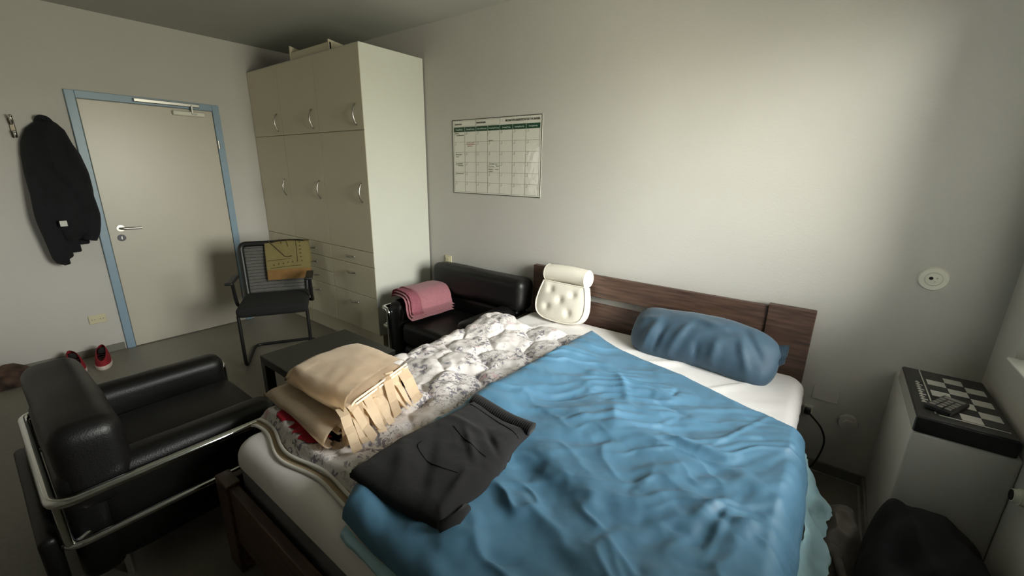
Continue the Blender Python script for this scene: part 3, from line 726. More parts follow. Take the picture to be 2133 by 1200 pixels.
def quilt():
    t = thing('floral_quilt', 'puffy white quilt with grey flower sprigs on the left half of the bed', 'quilt', (3.3, -1.2, SZ)); W = t.location.copy()
    nu, nv = 150, 240
    head = lambda x: -.455+.035*np.sin(x*9+1)+.03*np.sin(x*23)
    foot = lambda x: -1.962+.012*np.sin(x*11)
    u = np.linspace(0, 1, nu)[:, None]*np.ones((1, nv)); v = np.ones((nu, 1))*np.linspace(0, 1, nv)[None]
    X = QXL+(QXR-QXL)*u; Y = head(X)*(1-v)+foot(X)*v
    X = X+.02*np.sin(Y*9)*(1-u)**2
    Z = quilt_z(X, Y)
    ed = np.minimum(sst(0, .05, v*1.5), sst(0, .03, (1-v)*1.5)); Z = SZ+.012+(Z-SZ-.012)*ed
    ov = np.clip((MX0+.02-X)/.13, 0, 1)                       # hangs over the left mattress edge
    Z = Z-.10*ov**2
    top = np.stack([X, Y, Z], -1)
    B().grid(top).make('quilt_cover', 'floral', t, smooth=True, world=W)
    und = np.stack([X[::6, ::6], Y[::6, ::6], (np.minimum(Z, Z))[::6, ::6]*0+SZ+.004-.10*ov[::6, ::6]**2], -1)
    rim = lambda i, j: top[i, j]
    B().grid(und).make('quilt_backing', 'lining', t, smooth=True, world=W)
    # foot end: lower folded layer with lining between the two piped edges
    xs = np.linspace(QXL+.075, QXR, 60)
    def edge(off, z): return [(x, foot(np.array([x]))[0]+off+.010*math.sin(x*17), z-.09*max(0, (MX0-.01-x)/.12)**1.5) for x in xs]
    e1 = edge(-.004, SZ+.020); e2 = edge(-.028, SZ+.007)
    lw = np.array([[(p[0], p[1]+.25, SZ+.008) for p in e2], [(p[0], p[1]+.03, SZ+.010) for p in e2], e2]); 
    b = B().grid(lw); b.make('quilt_lower_layer', 'lining', t, smooth=True, world=W)
    B().tube(e1, .006, 8).make('piping', 'piping', t, smooth=True, world=W); B().tube(e2, .006, 8).make('piping', 'piping', t, smooth=True, world=W)
    sd = [(QXL+.02*math.sin(y*9)+.0, y, top[0, int((y-head(QXL))/(foot(QXL)-head(QXL))*(nv-1)), 2]) for y in np.linspace(-.5, -1.95, 60)]
    B().tube(sd, .008, 8).make('piping', 'piping', t, smooth=True, world=W)
    hd = [tuple(top[i, 0]) for i in range(0, nu, 3)]; B().tube(hd, .007, 8).make('piping', 'floral', t, smooth=True, world=W)
    # crimson printed shapes near the foot corner
    def patch(poly):
        b = B(); x_, y_ = zip(*poly); P = []
        for (a, c) in poly: P.append((a, c, 0))
        f = B(); f.poly(P); bmesh.ops.triangulate(f.bm, faces=list(f.bm.faces)); bmesh.ops.subdivide_edges(f.bm, edges=list(f.bm.edges), cuts=3, use_grid_fill=True)
        co = np.array([q.co for q in f.bm.verts]); zz = quilt_z(co[:, 0], co[:, 1])
        ed_ = sst(0, .03, ((co[:, 1]-foot(co[:, 0]))/(1.507)*1.5)); zz = SZ+.012+(zz-SZ-.012)*ed_-.10*np.clip((MX0+.02-co[:, 0])/.13, 0, 1)**2
        for q, z in zip(f.bm.verts, zz): q.co.z = z+.003
        f.make('red_print', 'red', t, world=W, smooth=True)
    patch([(3.00, -1.82), (3.01, -1.905), (3.04, -1.895), (3.06, -1.93), (3.09, -1.912), (3.115, -1.935), (3.14, -1.905), (3.20, -1.90), (3.22, -1.82)])
    patch([(3.13, -1.82), (3.165, -1.935), (3.20, -1.915), (3.215, -1.948), (3.25, -1.925), (3.262, -1.950), (3.29, -1.925), (3.315, -1.938), (3.335, -1.905), (3.36, -1.91), (3.35, -1.82)])
quilt()

# ------------------------------------------------------------------ beige fringed blanket
def blanket():
    t = thing('fleece_blanket', 'folded beige fleece blanket with cut fringes on the floral quilt', 'blanket', (3.15, -1.68, SZ+.06)); W = t.location.copy()
    def fold(nm, q, z0, z1, seed, layers=3, top_puff=.012):
        """q: corners back-left, back-right, front-right, front-left; nose of the fold at the front"""
        q = np.array(q, float); th = .012; zc = (z0+z1)/2; r = (z1-z0)/2
        prof = []                         # (v, z) outer skin: back-bottom -> nose -> back-top
        for v in np.linspace(0, .90, 22): prof.append((v, z0))
        for a in np.linspace(-PI/2, PI/2, 14)[1:-1]: prof.append((.90+.10*math.cos(a), zc+r*math.sin(a)))
        for v in np.linspace(.90, 0, 26): prof.append((v, z1))
        prof = np.array(prof); nu = 40; V = np.zeros((nu, len(prof), 3))
        for i, u in enumerate(np.linspace(0, 1, nu)):
            f0 = q[0]*(1-u)+q[1]*u; f1 = q[3]*(1-u)+q[2]*u
            xy = f0[None]*(1-prof[:, :1])+f1[None]*prof[:, :1]
            up = (prof[:, 1] > zc)
            zz = prof[:, 1]+up*(top_puff*np.sin(PI*np.clip(prof[:, 0], 0, 1))+.008*fbm(xy[:, 0]*9, xy[:, 1]*9, seed))
            zz -= up*.030*(1-sst(0, .14, u))*1.0+up*.02*(1-sst(0, .12, prof[:, 0]))
            V[i, :, :2] = xy; V[i, :, 2] = zz
        V[:, :, 1] += .01*fbm(V[..., 0]*6, V[..., 2]*14, seed+3)
        b = B().grid(V); bmesh.ops.solidify(b.bm, geom=list(b.bm.faces), thickness=th)
        return b.make(nm, 'beige', t, smooth=True, world=W)
    z = SZ+.065
    low = [(2.93, -1.47), (3.25, -1.45), (3.405, -1.925), (2.885, -1.895)]
    fold('lower_fold', low, z-.012, z+.05, 51)
    inn = [(2.95, -1.47), (3.24, -1.46), (3.38, -1.87), (2.93, -1.86)]
    fold('inner_fold', inn, z+.006, z+.030, 52, top_puff=.002)
    up = [(2.97, -1.50), (3.285, -1.475), (3.40, -1.845), (2.965, -1.845)]
    fold('upper_fold', up, z+.058, z+.145, 53, top_puff=.022)
    fold('middle_fold', [(2.99, -1.50), (3.275, -1.48), (3.385, -1.82), (3.0, -1.82)], z+.078, z+.115, 54, top_puff=.004)
    for k, (dz, dx) in enumerate(((.0, .004), (-.016, .008))):          # the two hems of the open side
        P = []
        for v in np.linspace(.02, .97, 24):
            c = np.array(up[1])*(1-v)+np.array(up[2])*v; P.append((c[0]+dx-.003, c[1], z+.145+.001-.030+dz*.7-.052*float(sst(.86, 1.0, np.array(v)))))
        B().tube(P, .0042, 8).make('hem', 'beige', t, smooth=True, world=W)
    # fringe strips hanging out of the open right side
    rnd = random.Random(11); A = np.array([3.385, -1.85]); D_ = np.array([3.275, -1.48])
    for k in range(26):
        s = (k+.5)/26+rnd.uniform(-.015, .015); p = A*(1-s)+D_*s; z0 = z+.115-.03*rnd.random()-(.03 if k % 2 else 0)
        L = rnd.uniform(.07, .125); w = rnd.uniform(.026, .042); dirn = np.array([.95, -.12+rnd.uniform(-.45, .35)]); dirn /= np.linalg.norm(dirn); per = np.array([-dirn[1], dirn[0]])
        zf = SZ+.075; n = 8; V = np.zeros((n, 3, 3)); tw = rnd.uniform(-.9, .9)
        for i in range(n):
            q = i/(n-1); c = p-dirn*.03+dirn*(L+.03)*q
            zz = z0+(zf+rnd.uniform(-.0, .012)-z0)*sst(.15, 1.0, np.array(q))+.022*math.sin(q*PI*1.2)*rnd.uniform(.4, 1.2)
            for m_ in range(3):
                o_ = (m_-1)*w/2; a = tw*q
                V[i, m_, :2] = c+per*o_*math.cos(a); V[i, m_, 2] = zz+o_*math.sin(a)
        b = B().grid(V); bmesh.ops.solidify(b.bm, geom=list(b.bm.faces), thickness=.004); b.make('fringe', 'beige', t, world=W)
    for k in range(10):     # loops of the lower layer
        s = (k+.5)/10*.9; p = A*(1-s)+D_*s+np.array([-.01, -.03]); L = rnd.uniform(.05, .09); n = 9; V = np.zeros((n, 2, 3))
        for i in range(n):
            a = PI*i/(n-1); c = (p[0]+L*math.sin(a), p[1]+rnd.uniform(-.004, .004)+.02*math.cos(a))
            for m_ in range(2): V[i, m_] = (c[0], c[1]+(m_-.5)*.026, SZ+.085+.030*math.cos(a)+(m_-.5)*.012)
        b = B().grid(V); bmesh.ops.solidify(b.bm, geom=list(b.bm.faces), thickness=.004); b.make('fringe', 'beige', t, world=W, smooth=True)
blanket()

# ------------------------------------------------------------------ blue duvet
DL = [(3.615, -.405), (3.60, -.75), (3.575, -1.25), (3.60, -1.70), (3.655, -1.98), (3.70, -2.045)]
DR = [(4.690, -.735), (4.712, -.95), (4.715, -1.3), (4.715, -1.7), (4.70, -2.05)]
rw = random.Random(5)
segs = []
for k in range(46):      # creases fanning out from the far right corner
    a = rw.uniform(195, 262); r0 = rw.uniform(.12, .75); L = rw.uniform(.14, .50); bx_, by_ = 4.75+rw.uniform(-.1, .05), -.62+rw.uniform(-.1, .1)
    ca, sa = math.cos(math.radians(a)), math.sin(math.radians(a)); bend = rw.uniform(-.06, .06)
    segs.append((bx_+ca*r0, by_+sa*r0, bx_+ca*(r0+L)+bend, by_+sa*(r0+L)-bend, rw.uniform(.010, .024), rw.uniform(-.009, .013)))
for k in range(70):      # shorter rumples further down
    x_, y_ = rw.uniform(3.68, 4.66), rw.uniform(-2.0, -.85); a = rw.uniform(0, PI) if k % 3 else rw.uniform(.4, 1.1); L = rw.uniform(.07, .22)
    segs.append((x_, y_, x_+math.cos(a)*L, y_+math.sin(a)*L, rw.uniform(.010, .026), rw.uniform(-.009, .012)))
def duvet_top(X, Y):
    base = SZ+.012+.045*(1-sst(3.62, 3.86, X))
    loft = .052+.016*fbm(X*3, Y*3, 61)
    ang = np.radians(222-40*sst(-.9, -1.9, Y)+25*fbm(X*1.3, Y*1.3, 67)*1.0)      # creases run from the far right corner
    a0_ = math.radians(218); sx, sy = X*math.cos(a0_)+Y*math.sin(a0_), -X*math.sin(a0_)+Y*math.cos(a0_)
    wx = .10*fbm(X*4, Y*4, 68); wy = .06*fbm(X*4+7, Y*4, 69)
    up = sst(-1.75, -1.05, Y); amp = sst(-.50, -.95, Y+.35*(X-4.2))
    A1 = sridge((sx+wx)*1.7, (sy+wy)*8.5, 70)**2.2*.020+sridge((sx+wx)*3.4+3, (sy+wy)*19, 72)**3*.013
    b0_ = math.radians(160); tx, ty = X*math.cos(b0_)+Y*math.sin(b0_), -X*math.sin(b0_)+Y*math.cos(b0_)
    A2 = sridge((tx+1.4*wx)*3.0, (ty+1.6*wy)*5.5, 74)**1.8*.026+sridge((tx+wx)*7+3, (ty+wy)*12, 76)**2.5*.015
    wr = (A1*up+A2*(1-up))*amp+folds(X, Y, segs)*sst(-.42, -.75, Y)*.8+.003*fbm(X*12+Y*8, Y*12-X*8, 63)
    return base+loft+wr
def duvet():
    t = thing('blue_duvet', 'large crumpled blue duvet spread over the right half of the bed', 'duvet', (4.15, -1.25, SZ)); W = t.location.copy()
    nu, nv = 250, 300
    v = np.linspace(0, 1, nv); L = interp(DL, v); R = interp(DR, v)
    # head edge bulges a little
    uu = np.linspace(0, 1, nu)[:, None]
    X = L[None, :, 0]*(1-uu)+R[None, :, 0]*uu; Y = L[None, :, 1]*(1-uu)+R[None, :, 1]*uu
    hb_ = (1-v)**6; Y = Y+hb_[None]*(.02*np.sin(uu*PI)-.012*np.sin(uu*9))
    dl = uu*1.05+0*X; dr = (1-uu)*1.05; dh = v[None]*1.45; df = (1-v[None])*1.45
    dd = np.minimum(np.minimum(dl, dr*1.0), np.minimum(dh, df)); prof = np.sqrt(1-(1-np.clip(dd/.07, 0, 1))**2)
    rim = SZ+.030+.035*(1-sst(3.62, 3.86, X))
    Z = rim+(duvet_top(X, Y)-rim)*prof
    over = np.clip((X-(MX1-.015))/.06, 0, 1); Z = Z-.045*over**1.5
    X = X+.006*fbm(X*9, Y*9, 66); 
    T_ = np.stack([X, Y, Z], -1); B().grid(T_).make('duvet_cover', 'blue', t, smooth=True, world=W)
    # pale underside: closes the belly, billows out along the right and foot edges
    s = 4; Xu, Yu = X[::s, ::s].copy(), Y[::s, ::s].copy(); pr = prof[::s, ::s]; ru = T_[::s, ::s, 2].copy()
    low = (SZ+.004+.040*(1-sst(3.62, 3.86, Xu)))
    Zu = ru*(1-pr)+low*pr-.0*pr; Zu = Zu-.03*np.clip((Xu-(MX1-.015))/.06, 0, 1)
    B().grid(np.stack([Xu, Yu, Zu], -1)).make('duvet_underside', 'blue_under', t, smooth=True, world=W)
    # hanging pale hem on the right edge
    n = 150; k = 14; vv = np.linspace(.03, 1, n); P = interp(list(zip(T_[-1, :, 0], T_[-1, :, 1], T_[-1, :, 2])), vv); V = np.zeros((k, n, 3))
    for i in range(k):
        q = i/(k-1); amp = .010+.014*q
        drop = (.02+.085*sst(0, .10, vv))*q
        out = (.068*q**.9)*sst(0, .10, vv)+.006*q
        wv = amp*(fbm(vv*22, np.full(n, q*2.2), 71)+.5*np.sin(vv*40+q*2))
        V[i] = np.stack([P[:, 0]+out+wv-.004*(1-q), P[:, 1]+.004*fbm(vv*30, np.full(n, q*3), 73), P[:, 2]-drop+.006*fbm(vv*26, np.full(n, q*4), 75)], -1)
    b = B().grid(V); bmesh.ops.solidify(b.bm, geom=list(b.bm.faces), thickness=.004); b.make('hanging_hem', 'blue_under', t, smooth=True, world=W)
    # pale lower lip along the foot edge
    n = 90; uv = np.linspace(.02, .98, n); P = interp(list(zip(T_[:, -1, 0], T_[:, -1, 1], T_[:, -1, 2])), uv); V = np.zeros((8, n, 3))
    for i in range(8):
        q = i/7; V[i] = np.stack([P[:, 0]+.004*np.sin(uv*50), P[:, 1]-.020*np.sin(PI*q)-.003+.008*fbm(uv*18, np.full(n, q*2), 77), P[:, 2]-(P[:, 2]-SZ-.004)*q], -1)
    b = B().grid(V); bmesh.ops.solidify(b.bm, geom=list(b.bm.faces), thickness=.003); b.make('foot_hem', 'blue_under', t, smooth=True, world=W)
duvet()

# ------------------------------------------------------------------ folded dark sweatpants
def pants():
    t = thing('sweatpants', 'folded charcoal sweatpants with elastic waistband lying on the blue duvet', 'trousers', (3.83, -1.7, SZ+.11)); W = t.location.copy()
    q = np.array([(3.665, -1.475), (3.915, -1.455), (3.985, -1.93), (3.645, -1.985)])   # waist-left, waist-right, foot-right, foot-left
    def slab(nm, q, h, th, seed, segs_, puff=.012, rnd_=.05, m='pants', s0=.0):
        nu, nv = 70, 100; u = np.linspace(0, 1, nu)[:, None]*np.ones((1, nv)); v = np.ones((nu, 1))*np.linspace(0, 1, nv)[None]
        q = np.array(q, float)
        XY = (q[0]*(1-u)[..., None]+q[1]*u[..., None])*(1-v)[..., None]+(q[3]*(1-u)[..., None]+q[2]*u[..., None])*v[..., None]
        XY[..., 0] += .010*np.sin(v*7+seed)*(1-u)-.008*np.sin(v*9)*u
        d = np.minimum(np.minimum(u, 1-u)*.3, np.minimum(v, 1-v)*.48); pr = np.sqrt(1-(1-np.clip(d/rnd_, 0, 1))**2)
        base = SZ+.062+.045*(1-sst(3.62, 3.86, XY[..., 0]))*.9+h
        hh = th*(.25+.75*pr)+puff*np.sin(PI*u)*np.sin(PI*v)+folds(XY[..., 0], XY[..., 1], segs_)+.006*fbm(XY[..., 0]*10, XY[..., 1]*10, seed)
        top = np.concatenate([XY, (base+hh)[..., None]], -1); bot = np.concatenate([XY, (base-.004)[..., None]], -1)
        b = B(); b.grid(top); b.grid(bot)
        def ringidx(): return [(i, 0) for i in range(nu)]+[(nu-1, j) for j in range(1, nv)]+[(i, nv-1) for i in range(nu-2, -1, -1)]+[(0, j) for j in range(nv-2, 0, -1)]
        R_ = ringidx(); b.grid(np.array([[top[i, j] for i, j in R_], [bot[i, j] for i, j in R_]]), closed_v=True)
        b.make(nm, m, t, smooth='auto', world=W, weld=1e-5)
        return base, top
    ql = q.copy(); slab('lower_leg', ql+np.array([(.015, -.01), (.0, -.02), (.015, .0), (.02, .01)]), 0, .032, 81, [], rnd_=.03)
    sg = [(3.68, -1.80, 3.80, -1.93, .025, .010), (3.72, -1.72, 3.86, -1.90, .022, -.009), (3.76, -1.62, 3.90, -1.72, .014, .010), (3.82, -1.58, 3.93, -1.65, .012, -.008), (3.70, -1.62, 3.84, -1.60, .013, .007), (3.90, -1.75, 3.955, -1.92, .016, .009)]
    base, top = slab('upper_leg', q, .030, .036, 82, sg)
    # waistband with gathers at the head end
    n, k = 160, 12; V = np.zeros((n, k, 3)); a0 = q[0]+np.array([.004, .016]); a1 = q[1]+np.array([.006, .016])
    for i in range(n):
        s = i/(n-1); c = a0*(1-s)+a1*s
        ga = .0008*math.sin(s*190)
        for j in range(k):
            a = 2*PI*j/k; V[i, j] = (c[0]+.004*math.sin(a), c[1]-.016+(.026+ga)*math.cos(a), SZ+.062+.03+.040*(1-float(sst(3.62, 3.86, np.array(c[0]))))*.9+.026+(.022+ga)*math.sin(a))
    B().grid(V, closed_v=True).caps().make('waistband', 'pants', t, smooth=True, world=W)
    def on(x_, y_):
        d2 = (top[..., 0]-x_)**2+(top[..., 1]-y_)**2; i = np.unravel_index(np.argmin(d2), d2.shape); return (x_, y_, top[i][2]+.001)
    B().tube([on(*p[:2]) for p in smooth_curve([(3.722, -1.77, 0), (3.728, -1.795, 0), (3.765, -1.808, 0), (3.834, -1.806, 0), (3.893, -1.787, 0)], 8)], .0016, 6).make('pocket_seam', 'pants_seam', t, smooth=True, world=W)
    B().tube([on(*p[:2]) for p in smooth_curve([(3.74, -1.653, 0), (3.80, -1.668, 0), (3.836, -1.675, 0), (3.906, -1.679, 0)], 8)], .0014, 6).make('pocket_opening', 'pants_seam', t, smooth=True, world=W)
    B().tube([on(*p[:2]) for p in smooth_curve([(3.695, -1.522, 0), (3.80, -1.512, 0), (3.915, -1.522, 0)], 8)], .002, 6).make('waist_seam', 'pants_seam', t, smooth=True, world=W)
    # rolled cuff at the near end
    c = on(3.958, -1.915); B().tube([(3.965, -1.935, c[2]-.022), (3.985, -1.89, c[2]-.020), (3.978, -1.84, c[2]-.022)], [.014, .016, .012], 10).make('cuff', 'pants', t, smooth=True, world=W)
pants()

# ------------------------------------------------------------------ blue pillow
def pillow_mesh(L, H, T_, seed, n=60, k=40, wr=.01, creases=()):
    u = np.linspace(-1, 1, n)[:, None]*np.ones((1, k)); v = np.ones((n, 1))*np.linspace(-1, 1, k)[None]
    th = T_/2*np.clip((1-np.abs(u)**3)*(1-np.abs(v)**2.2), 0, 1)**.5
    X = u*L/2*(1-.07*np.abs(v)**3*np.abs(u)**3); Y = v*H/2*(1-.30*np.abs(u)**7)+.012*np.sin(u*4+1)
    w = wr*fbm(X*8, Y*8, seed)+folds(X, Y, creases)
    m_ = np.clip(th/(T_*.2), 0, 1)
    A = np.stack([X, Y, th+w*m_], -1); Bq = np.stack([X, Y, -th+w*.3*m_], -1)
    b = B(); b.grid(A); b.grid(Bq); return b
pc = [(-.27, -.16, -.21, .04, .022, .018), (-.20, -.15, -.17, .00, .014, -.014), (-.12, -.15, -.05, .07, .020, .014), (.03, -.15, .01, -.03, .016, -.012), (.10, -.15, .10, .02, .022, .013), (.27, -.13, .20, .04, .018, .014), (.31, -.04, .20, .10, .016, -.012), (-.05, .10, .14, .07, .02, .010), (-.33, .02, -.2, .05, .018, .012), (.05, .02, .25, .10, .018, -.008)]
p = tag(pillow_mesh(.75, .31, .21, 91, creases=pc).make('blue_pillow', 'blue_pillow', smooth=True, weld=1e-4), 'dark blue pillow leaning on the headboard beyond the duvet', 'pillow')
p.location = (4.165, -.215, .640); p.rotation_euler = (math.radians(48), math.radians(1), math.radians(-3))
n, k = 20, 12; V = np.zeros((n, k, 3))       # loose open end of the pillowcase
for i in range(n):
    for j in range(k):
        a, q = i/(n-1), j/(k-1); V[i, j] = (.30+.095*q, (a-.5)*(.17-.07*q)+.06*q, .012*math.sin(a*9)*q+.03*(1-q)*math.sin(PI*a))
b = B().grid(V); bmesh.ops.solidify(b.bm, geom=list(b.bm.faces), thickness=.005); b.make('pillowcase_end', 'blue_pillow', p, smooth=True)

# ------------------------------------------------------------------ cream bath pillow
def bath_pillow():
    t = thing('bath_pillow', 'cream tufted neck pillow with a roll on top against the headboard', 'pillow', (3.28, -.20, SZ+.005))
    tilt = math.radians(-17)
    # outline of the lower pad in (a across, b up)
    out = [(-.155, .235), (-.175, .16), (-.185, .08), (-.165, .02), (-.11, -.012), (0, -.022), (.11, -.012), (.165, .02), (.185, .08), (.175, .16), (.155, .235)]
    O = np.array([(p_[0], p_[2]) for p_ in smooth_curve([(a, 0, b_) for a, b_ in out], 6)])
    O = np.concatenate([O, np.stack([np.linspace(.155, -.155, 14)[1:-1], np.full(12, .235)], -1)])
    c = np.array([0, .115]); tuf = [(-.085, .185), (.085, .175), (0, .125), (-.09, .065), (.075, .05)]
    def face(sgn, r0=.0):
        rings = []
        for kq in np.linspace(0, 1, 16):
            P = c+(O-c)*(1-kq*.985); d_ = 1-(1-kq)**4; y = .040+.016*d_
            y = np.full(len(P), y)
            for (a, b_) in tuf: y -= .015*np.exp(-((P[:, 0]-a)**2+(P[:, 1]-b_)**2)/.024**2)
            rings.append(np.stack([P[:, 0], -y*sgn, P[:, 1]], -1))
        return np.array(rings)
    R_ = Matrix.Rotation(tilt, 4, 'X')
    def fin(b, nm, m): 
        bmesh.ops.transform(b.bm, matrix=Matrix.Translation((0, 0, .022)) @ R_, verts=b.bm.verts); return b.make(nm, m, t, smooth=True)
    fin(B().grid(face(1), closed_v=True).caps(), 'front_pad', 'bathpad')
    side = np.array([np.stack([O[:, 0]*k_, np.full(len(O), y_), c[1]+(O[:, 1]-c[1])*k_], -1) for k_, y_ in ((1, -.040), (1.03, -.03), (1.035, 0), (1.03, .03), (1, .04))])
    fin(B().grid(side, closed_v=True), 'side_band', 'bathpad_edge')
    fin(B().grid(face(-1), closed_v=True).caps(), 'back_pad', 'bathpad')
    fin(B().tube([(a, -.042, b_) for a, b_ in O], .0045, 8, closed=True), 'seam_piping', 'bathpad_edge')
    # top roll
    n, k = 34, 28; V = np.zeros((n, k, 3))
    for i in range(n):
        s = i/(n-1); xx = (s-.5)*.345; e_ = min(s, 1-s)*.345; r = .062*math.sqrt(max(.0, 1-(1-min(e_/.022, 1))**2)) if e_ < .022 else .062
        r = max(r, .004)
        for j in range(k):
            a = 2*PI*j/k; V[i, j] = (xx, r*1.08*math.cos(a)-.005, .30+r*.93*math.sin(a)-.010*(2*xx/.345)**2)
    fin(B().grid(V, closed_v=True).caps(), 'neck_roll', 'bathpad')
    for s in (-1, 1): fin(B().tube([(s*.150, -.005+.0655*math.cos(2*PI*j/28), .292+.057*math.sin(2*PI*j/28)) for j in range(28)], .003, 6, closed=True), 'roll_seam', 'bathpad_edge')
bath_pillow()

# ================================================================== corner by the window
def chess():
    t = thing('chess_box', 'black wooden chess box with checkered lid on the low casing', 'chess box', (5.108, -.325, BXZ)); W = t.location.copy()
    x0, x1, y0, y1, z0, z1 = 4.982, 5.232, -.602, -.10, BXZ+.001, BXZ+.060
    B().box(x0, x1, y0, y1, z0, z1, .004, 2).make('box_body', 'chess_black', t, world=W)
    B().box(x0-.0015, x0+.001, y0+.006, y1-.004, z0+.002, z1-.004).make('side_veneer', 'chess_side', t, world=W)
    B().box(x0+.004, x1-.004, y0+.004, y1-.004, z1, z1+.003, .001, 1).make('lid', 'chess_dark', t, world=W)
    sq = .056; gx = x1-.018-3*sq; gy = y0+.058
    lt = bpy.data.meshes.new('square'); b = B().box(-sq/2+.001, sq/2-.001, -sq/2+.001, sq/2-.001, 0, .0018); b.bm.to_mesh(lt); b.bm.free(); lt.materials.append(M['chess_light'])
    dk = lt.copy(); dk.materials.clear(); dk.materials.append(M['chess_dark'])
    for i in range(3):
        for j in range(8):
            if gy+(j+1)*sq > y1: continue
            o = bpy.data.objects.new('square', lt if (i+j) % 2 else dk); C.objects.link(o); o.parent = t
            o.location = Vector((gx+(i+.5)*sq, gy+(j+.5)*sq, z1+.0028))-W
    B().box(gx-.002, gx+3*sq+.002, gy-.010, gy-.004, z1+.0028, z1+.0042).make('inlay_line', 'chess_light', t, world=W)
    B().box(gx-.012, gx-.008, gy, y1-.01, z1+.0028, z1+.0042).make('inlay_line', 'chess_light', t, world=W)
    # pale border ornaments near the left edge
    b = B()
    for k in range(9):
        yy = y0+.14+k*.024; b.box(x0+.026, x0+.040+.006*(k % 2), yy, yy+.008, z1+.0028, z1+.0042, M4=None)
        b.box(x0+.030, x0+.036, yy+.010, yy+.018, z1+.0028, z1+.0042)
    b.make('border_ornament', 'chess_light', t, world=W)
    r = thing('calculator', 'small dark keypad device lying on the chess box lid', 'calculator', (5.072, -.47, z1+.0055), math.radians(-28))
    B().box(-.036, .036, -.075, .075, 0, .016, .004, 2).make('case', 'black_plastic', r)
    for i in range(3):
        for j in range(4): B().box(-.030+i*.021, -.030+i*.021+.017, -.060+j*.024, -.060+j*.024+.018, .016, .019, .0015, 1).make('key', 'grey_key', r)
    B().box(-.028, .028, .042, .066, .016, .0172).make('screen', 'grey_key', r)
chess()
# thermostat knob on the right wall
t = thing('thermostat_knob', 'small dark-capped heating knob on the right wall below the chess box', 'knob', (RX, -.68, .565))
B().cyl((0, 0, 0), (-.012, 0, 0), .026, None, 24).make('wall_rosette', 'white_plastic', t, smooth='auto')
B().cyl((-.010, 0, 0), (-.026, 0, 0), .022, .020, 24).make('knob_body', 'white_plastic', t, smooth='auto')
B().cyl((-.026, 0, 0), (-.029, 0, 0), .017, .016, 20).make('knob_cap', 'dark_hole', t, smooth='auto')

# heaps of clothes on the floor
def heap(name, m, pts, h, seed, n=72, k=36, fold_amp=.03, freq=5, lift=None, blunt=False):
    """closed rumpled heap over a plan outline"""
    O = np.array([(p_[0], p_[1]) for p_ in smooth_curve([(a, b_, 0) for a, b_ in pts+[pts[0]]], max(4, n//len(pts)))[:-1]]); c = O.mean(0)
    rings = [np.concatenate([O, np.full((len(O), 1), .004)], -1)]
    for s in np.linspace(0, 1, k):
        P = c+(O-c)*(1-s*.99); prof = (1-(1-s)**2.4)**.75
        if blunt: prof = (1-(1-s)**6)**.5
        ang = np.arctan2(O[:, 1]-c[1], O[:, 0]-c[0])
        z = h*prof*(1+.35*fbm(P[:, 0]*freq, P[:, 1]*freq, seed))+fold_amp*(ridged(P[:, 0]*freq*2.2+.6*P[:, 1]*freq, P[:, 1]*freq*1.3, seed+5)-.5)*prof
        if lift is not None: z = z*lift(P[:, 0], P[:, 1])
        w = .02*fbm(P[:, 0]*9, P[:, 1]*9, seed+9)
        rings.append(np.stack([P[:, 0]+w, P[:, 1]+w, np.maximum(z, .006)], -1))
    return B().grid(np.array(rings), closed_v=True).caps().make(name, m, smooth=True)
t = thing('grey_garment', 'crumpled grey garment on the floor beside the bed', 'clothes', (4.86, -.62, 0))
o = heap('cloth', 'grey_cloth', [(4.78, -.60), (4.81, -.42), (4.90, -.38), (4.955, -.50), (4.965, -.70), (4.90, -.84), (4.79, -.82)], .19, 101, fold_amp=.06, freq=6)
o.parent = t; o.location = -t.location
B().tube(smooth_curve([(4.84, -.70, .14), (4.865, -.78, .13), (4.89, -.84, .10), (4.92, -.93, .07)], 6), [.028]*5+[.016]*14, 10).make('drawstring', 'grey_cloth', t, smooth=True, world=t.location)
o = heap('black_clothes_pile', 'black_cloth', [(4.925, -.655), (5.06, -.625), (5.20, -.625), (5.235, -.80), (5.235, -1.30), (5.05, -1.42), (4.92, -1.25), (4.885, -.92)], .40, 111, fold_amp=.04, freq=3.2, blunt=True)
tag(o, 'heap of black clothes on the floor below the window', 'clothes')
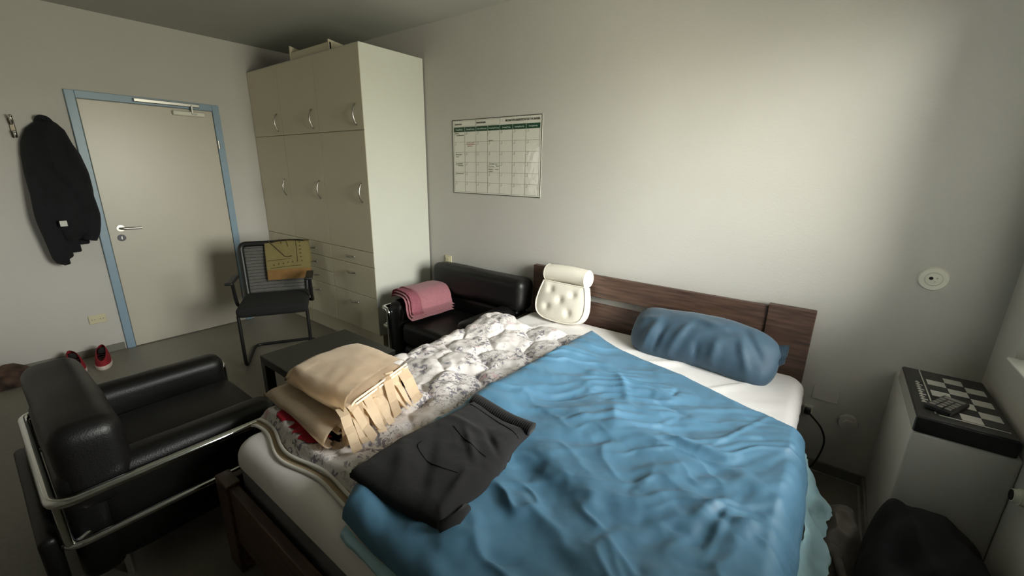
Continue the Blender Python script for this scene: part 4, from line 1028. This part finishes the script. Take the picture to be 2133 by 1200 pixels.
o = heap('floor_shade_sheet', 'black_cloth', [(4.72, -.80), (4.78, -.84), (4.85, -.92), (4.875, -1.1), (4.86, -1.4), (4.74, -1.5), (4.71, -1.0)], .05, 121, fold_amp=.02, freq=5)  # low dark sheet added to stand for the shaded floor
tag(o, 'flat dark sheet put in for the shade on the floor right beside the bed', 'clothes')

# ------------------------------------------------------------------ shoes and bag by the left wall
def shoe(label, loc, rz):
    t = thing('sneaker', label, 'shoe', loc, rz, None)
    # local +x toe
    def outline(k, z):
        L = 25; P = []
        for i in range(L):
            a = 2*PI*i/L; xx = math.cos(a); yy = math.sin(a); w = .048+.008*xx
            P.append((.135*xx*k, w*yy*k*(1 if abs(yy) else 1), z))
        return P
    B().grid(np.array([outline(.96, 0), outline(1.0, .008), outline(1.0, .026), outline(.97, .032)]), closed_v=True).caps().make('sole', 'shoe_sole', t, smooth='auto')
    rings = [outline(.97, .030)]
    for s in np.linspace(.1, 1, 10):
        P = np.array(outline(.97-.16*s, .03)); tz = np.interp(P[:, 0], [-.13, -.04, .03, .13], [.11, .105, .075, .035]); P[:, 2] = .03+tz*math.sin(s*PI/2)*.95; P[:, 1] *= 1-.35*s*s; rings.append(P)
    B().grid(np.array(rings), closed_v=True).make('upper', 'shoe_red', t, smooth=True)
    B().ball((-.045, 0, .105), .062, .026, .016).make('opening', 'shoe_dark', t, smooth=True)
    lc = B()
    for k in range(4): lc.tube([(.01+k*.022, -.022, .104-k*.012), (.015+k*.022, 0, .112-k*.012), (.01+k*.022, .022, .104-k*.012)], .003, 5)
    lc.make('laces', 'shoe_dark', t)
    B().tube([(-.128, -.02, .10), (-.135, 0, .115), (-.128, .02, .10)], .006, 6).make('heel_tab', 'white_tag', t)
shoe('red sneaker with white sole on the floor by the door frame', (.27, -2.05, 0), math.radians(-12))
shoe('red sneaker half hidden behind the armchair back', (.24, -2.20, 0), math.radians(4))
t = thing('patterned_bag', 'dark brown patterned cloth bag on the floor at the left wall', 'bag', (.16, -2.52, 0))
o = heap('bag_body', 'brown_pat', [(.03, -2.66), (.03, -2.42), (.14, -2.385), (.27, -2.42), (.28, -2.60), (.16, -2.68)], .12, 131, fold_amp=.03)
o.parent = t; o.location = -t.location
